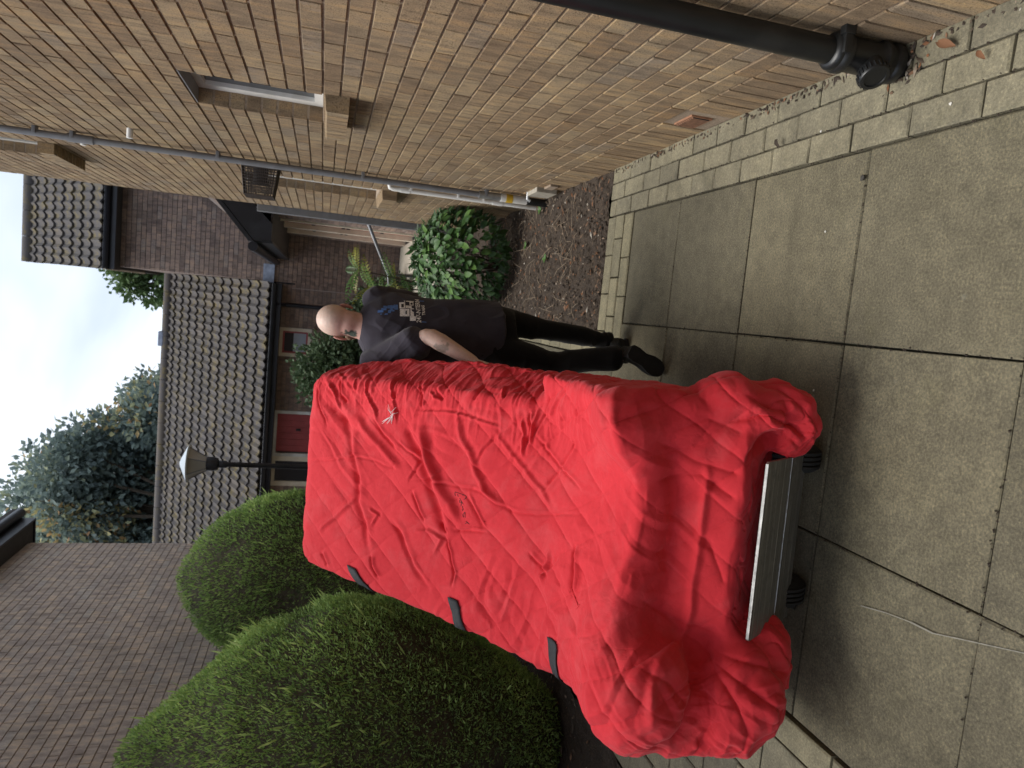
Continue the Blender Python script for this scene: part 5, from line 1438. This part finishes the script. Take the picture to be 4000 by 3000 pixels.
# body: one continuous skin (head, neck, arms, hands, and the trunk and legs under the clothes)
mb = MB()
torso(mb, TROWS, -.02)
HC = mw(.035, .055, 1.497); tilt = R(7)
hu = (Vector((0, 0, 1)) * math.cos(tilt) + MR * math.sin(tilt)).normalized(); HY = R(9); HRT = Vector((math.cos(HY), math.sin(HY), 0)); hu = (Vector((0, 0, 1)) * math.cos(tilt) + HRT * math.sin(tilt)).normalized(); hr_ = (HRT * math.cos(tilt) - Vector((0, 0, 1)) * math.sin(tilt)).normalized(); hf = hr_.cross(hu) * -1 if hr_.cross(hu).dot(MF) < 0 else hr_.cross(hu)
def hw_(x, y, z): return HC + hr_ * x + hf * y + hu * z
def hell(c_, r_, mb_=None):
    Vv, Ff = ell((0, 0, 0), r_); (mb_ or mb).add([hw_(c_[0] + v.x, c_[1] + v.y, c_[2] + v.z) for v in Vv], Ff)
hell((0, -.012, .022), (.0745, .090, .084)); hell((0, .012, .0), (.070, .080, .092)); hell((0, .035, -.045), (.055, .056, .062)); hell((0, .062, -.075), (.034, .03, .03))
hell((0, .095, -.012), (.011, .018, .022)); hell((0, .088, .022), (.05, .012, .012)); hell((0, .09, -.052), (.022, .01, .009)); hell((0, -.05, -.04), (.055, .045, .055))
limb(mb, [mw(.0, .04, 1.33), mw(.012, .042, 1.40), hw_(0, -.015, -.05), hw_(0, -.01, .0)], [.075, .063, .060, .058], 20)
for (s0, e0, w0, h0, sgn) in ((SH_L, EL_L, WR_L, HD_L, -1), (SH_R, EL_R, WR_R, HD_R, 1)):
    limb(mb, [s0, s0.lerp(e0, .45), s0.lerp(e0, .9), e0], [.052, .047, .040, .038], 16)
    limb(mb, [e0, e0.lerp(w0, .25), e0.lerp(w0, .6), w0], [.039, .042, .035, .026], 16, .9)
    d_ = (h0 - w0).normalized(); side = MR.cross(d_).normalized() if abs(MR.dot(d_)) < .95 else MF; sd_ = side.cross(d_).normalized()
    pal = h0
    limb(mb, [w0, w0.lerp(pal, .5), pal, pal + d_ * .012], [.024, .034, .038, .034], 14, .55, side)
    for j in range(4):                            # four fingers curled round the grip
        o_ = side * (-.027 + .018 * j); ln = (.068, .078, .074, .060)[j]
        b0_ = pal + o_ + d_ * .006; cu = -sd_ * sgn
        limb(mb, [b0_, b0_ + d_ * ln * .38 + cu * .006, b0_ + d_ * ln * .58 + cu * .028, b0_ + d_ * ln * .42 + cu * .048], [.0098, .0092, .0086, .0078], 10)
    b0_ = w0.lerp(pal, .55) + side * -.028
    limb(mb, [b0_, b0_ - side * .016 + d_ * .022 - sd_ * sgn * .012, b0_ - side * .010 + d_ * .048 - sd_ * sgn * .030], [.012, .0105, .009], 10)
for (h_, k_, a_) in ((HIP_L, KN_L, AN_L), (HIP_R, KN_R, AN_R)):
    limb(mb, [h_, h_.lerp(k_, .5), k_, k_.lerp(a_, .4), a_], [.072, .062, .048, .046, .034], 16)
me = remeshed(mb, .0085, 2, 1)
bc = co_of(me)
# ears as folds of the same skin, added before colouring
body = link('body', me, MATS['skin'], man, True)
hd_rel = np.array([(Vector(v) - HC)[:] for v in bc]); hz = hd_rel @ np.array(hu[:]); hy = hd_rel @ np.array(hf[:]); hx = hd_rel @ np.array(hr_[:])
flush = np.clip(.62 - s3(hz, -.03, .05) * .55, 0, 1)
flush = np.where(bc[:, 2] < 1.28, .30 + .15 * fbm(bc * 9, 5, 2), flush)
tat = np.zeros(len(bc))
tc = np.array([hx + .052, (hy + .055), hz + .062]).T
tn = fbm(bc * 60, 15, 2)
tat = s3(1.0 - (np.hypot(np.hypot(tc[:, 0] / .028, tc[:, 1] / .035), tc[:, 2] / .034)) + .45 * tn, .0, .25)
fa = np.array((EL_L.lerp(WR_L, .28) + Vector((-.02, -.03, 0)))[:])
tat = np.maximum(tat, .55 * s3(1 - np.linalg.norm((bc - fa) / np.array([.03, .04, .05]), axis=1) + .7 * tn, .15, .45))
for nm, ar in (('flush', flush), ('tattoo', tat)):
    at_ = me.attributes.new(nm, 'FLOAT', 'POINT'); at_.data.foreach_set('value', ar.astype(np.float32))
for s_ in (-1, 1):
    em = MB()
    pr = []
    Vv, Ff = ell((0, 0, 0), (.007, .019, .031))
    em.add([hw_(s_ * (.078 + .35 * max(0, -v.y) + .0 * v.z) + v.x, -.006 + v.y, -.018 + v.z) for v in Vv], Ff)
    Vv, Ff = ell((0, 0, 0), (.006, .008, .010)); em.add([hw_(s_ * .077 + v.x, .0 + v.y, -.046 + v.z) for v in Vv], Ff)
    em_ = remeshed(em, .0035, 2, 1); 
    for nm, val in (('flush', 1.), ('tattoo', 0.)):
        at_ = em_.attributes.new(nm, 'FLOAT', 'POINT'); at_.data.foreach_set('value', np.full(len(em_.vertices), val, np.float32))
    link('ear', em_, MATS['skin'], man, True)
bd_ = MB(); 
for (x_, y_, z_, r_) in ((-.056, .045, -.062, .020), (-.045, .068, -.082, .021), (-.02, .085, -.096, .022), (.02, .085, -.096, .022), (.045, .068, -.082, .021), (.056, .045, -.062, .020), (0, .09, -.09, .022)):
    hell((x_, y_, z_), (r_, r_ * .8, r_ * 1.1), bd_)
link('beard', remeshed(bd_, .006, 2, 1), MATS['beard'], man, True)
# t-shirt
mb = MB(); torso(mb, TROWS, .012)
for (s0, e0) in ((SH_L, EL_L), (SH_R, EL_R)):
    dd_ = (e0 - s0)
    limb(mb, [s0 - dd_ * .12, s0 + dd_ * .25, s0 + dd_ * .55, s0 + dd_ * .80], [.068, .073, .073, .074], 18)
me = remeshed(mb, .011, 4, 2)
V_ = co_of(me); Nm = no_of(me)
dz = .015 * (ridged(np.stack([V_[:, 0] * 7 + V_[:, 2] * 4, V_[:, 1] * 7, V_[:, 2] * 3.2 - V_[:, 0] * 4], 1), 31, 2) - .5) + .006 * fbm(V_ * 6, 33, 2)
sl_ = np.exp(-(np.linalg.norm(V_ - np.array(SH_L.lerp(EL_L, .45)[:]), axis=1) / .12) ** 2)
dz += sl_ * .018 * (ridged(np.stack([V_[:, 2] * 16 + V_[:, 0] * 10, V_[:, 1] * 8, V_[:, 0] * 6], 1), 36, 2) - .5)
dz = np.maximum(dz, -.003)
set_co(me, V_ + Nm * dz[:, None])
shirt = link('t_shirt', me, MATS['shirt_cloth'], man, True)
sh_bvh = BVHTree.FromPolygons([tuple(v) for v in co_of(me)], [tuple(p_.vertices) for p_ in me.polygons])
# printed motif on the back: flat ink laid on the cloth (u to the wearer's right, v up, metres)
def on_back(u, v, off=.0012):
    r_ = sh_bvh.ray_cast(mw(u, -.6, v), MF)
    return r_[0] + r_[1] * off if r_[0] is not None else mw(u, -.12, v)
def printed(name, polys, mat, off=.0012):
    V = []; F = []
    for pg in polys:
        b_ = len(V); V += [on_back(u, v, off) for u, v in pg]; F.append(tuple(range(b_, b_ + len(pg))))
    bm = bmesh.new(); vs = [bm.verts.new(v) for v in V]
    for f in F: bm.faces.new([vs[i] for i in f])
    bmesh.ops.triangulate(bm, faces=bm.faces[:]); m_ = bpy.data.meshes.new(name); bm.to_mesh(m_); bm.free()
    return link(name, m_, MATS[mat], shirt)
U0, V0 = .045, 1.165
KP = 1.15
rect = lambda x0, x1, y0, y1, sk=0.: [(U0 + x0 * KP, V0 + y0 * KP), (U0 + x1 * KP, V0 + (y0 + sk) * KP), (U0 + x1 * KP, V0 + (y1 + sk) * KP), (U0 + x0 * KP, V0 + y1 * KP)]
printed('print_splash', [rect(-.018, -.006, .118, .140), rect(-.008, .004, .106, .126), rect(.002, .018, .092, .118), rect(-.014, .022, .074, .100), rect(-.004, .026, .060, .076), rect(-.03, -.024, .10, .13), rect(-.022, -.014, .088, .10)], 'print_blue')
printed('print_truck', [rect(-.036, .002, .014, .052), rect(.004, .040, .030, .054), rect(.006, .022, .004, .028), rect(.024, .046, -.004, .012), rect(.046, .052, -.006, .034), rect(-.056, -.034, -.012, .012), rect(-.033, .006, -.004, .010)], 'print_white')
printed('print_truck_detail', [rect(.010, .030, .036, .046), rect(-.026, -.008, .024, .030), rect(.028, .040, -.001, .008)], 'black_paint', .002)
printed('print_banner', [rect(-.062, .058, -.054, -.034, .004)], 'print_blue')
def text_on_back(txt, size, u, v, mat, nm):
    cu = bpy.data.curves.new(nm, 'FONT'); cu.body = txt; cu.size = size; cu.align_x = 'CENTER'; cu.align_y = 'CENTER'; cu.resolution_u = 2; cu.offset = .0007
    o = bpy.data.objects.new(nm, cu); COL.objects.link(o)
    dg = bpy.context.evaluated_depsgraph_get(); dg.update()
    m_ = bpy.data.meshes.new_from_object(o.evaluated_get(dg)); bpy.data.objects.remove(o)
    P0 = co_of(m_); set_co(m_, np.array([on_back(u + x, v + y + x * .03, .0045)[:] for x, y, z in P0]))
    m_.name = nm; return link(nm, m_, MATS[mat], shirt)
text_on_back('247-NTERN', .029, U0 - .002, V0 - .026, 'print_white', 'print_lettering')
text_on_back('TRANS', .020, U0 - .002, V0 - .050, 'print_white', 'print_lettering')
# trousers
mb = MB()
torso(mb, [(.66, .135, .11, 0, 0), (.74, .152, .110, 0, 0), (.84, .146, .102, 0, 0), (.90, .138, .096, 0, 0)], .004)
def trouser(h_, k_, a_, rr_):
    limb(mb, [h_ + Vector((0, 0, .02)), h_.lerp(k_, .5), k_, k_.lerp(a_, .35), k_.lerp(a_, .75), a_.lerp(k_, .04)], rr_, 18)
trouser(HIP_L, KN_L, AN_L, [.090, .080, .060, .058, .056, .060]); trouser(HIP_R, KN_R, AN_R, [.088, .072, .052, .050, .048, .054])
me = remeshed(mb, .011, 4, 1)
V_ = co_of(me); Nm = no_of(me); ank = s3(-V_[:, 2], -.42, -.12)
dz = (.008 + .012 * ank) * (ridged(np.stack([V_[:, 0] * 6, V_[:, 1] * 6, V_[:, 2] * (10 + 8 * ank)], 1), 41, 2) - .5) + .004 * fbm(V_ * 7, 43, 2)
set_co(me, V_ + Nm * dz[:, None]); link('trousers', me, MATS['trouser_cloth'], man, True)
# shoes
def shoe(heel, toe, up, w=.043):
    mb = MB(); heel, toe = Vector(heel), Vector(toe); ax = (toe - heel); L_ = ax.length; ax.normalize()
    sd_ = ax.cross(Vector(up)).normalized(); up_ = sd_.cross(ax).normalized()
    rows = [(-.01, .6, .028, .030), (.02, .80, .036, .034), (.20, .82, .044, .044), (.42, .74, .040, .038), (.62, .98, .032, .031), (.80, 1.0, .026, .026), (.93, .78, .020, .020), (1.0, .40, .013, .014)]
    loft(mb, [(heel + ax * L_ * t_ + up_ * hz_, sd_ * w * k_, up_ * hh_) for (t_, k_, hz_, hh_) in rows], 20)
    loft(mb, [(heel + ax * L_ * .06 + up_ * .05, sd_ * .034, ax * .040), (heel + ax * L_ * .16 + up_ * .10, sd_ * .038, ax * .043)], 18)
    o = link('shoe', remeshed(mb, .008, 2, 1), MATS['shoe'], man, True)
    so = MB(); pr = [(-.02, .55), (.03, .80), (.2, .86), (.42, .74), (.64, 1.02), (.82, 1.02), (.95, .76), (1.02, .35)]
    loop = [(t_, k_) for t_, k_ in pr] + [(t_, -k_) for t_, k_ in pr[::-1]]
    so.prism(loop, -.006, .010, lambda u, v, d_: heel + ax * L_ * u + sd_ * w * v + up_ * d_); so.build('sole', MATS['rubber'], o)
shoe((-.125, 3.045, .185), (-.212, 3.045, .010), (-.1, 1., .25))
shoe((-.105, 3.475, .008), tuple(Vector((-.105, 3.475, .008)) + MF * .255), (0, 0, 1))
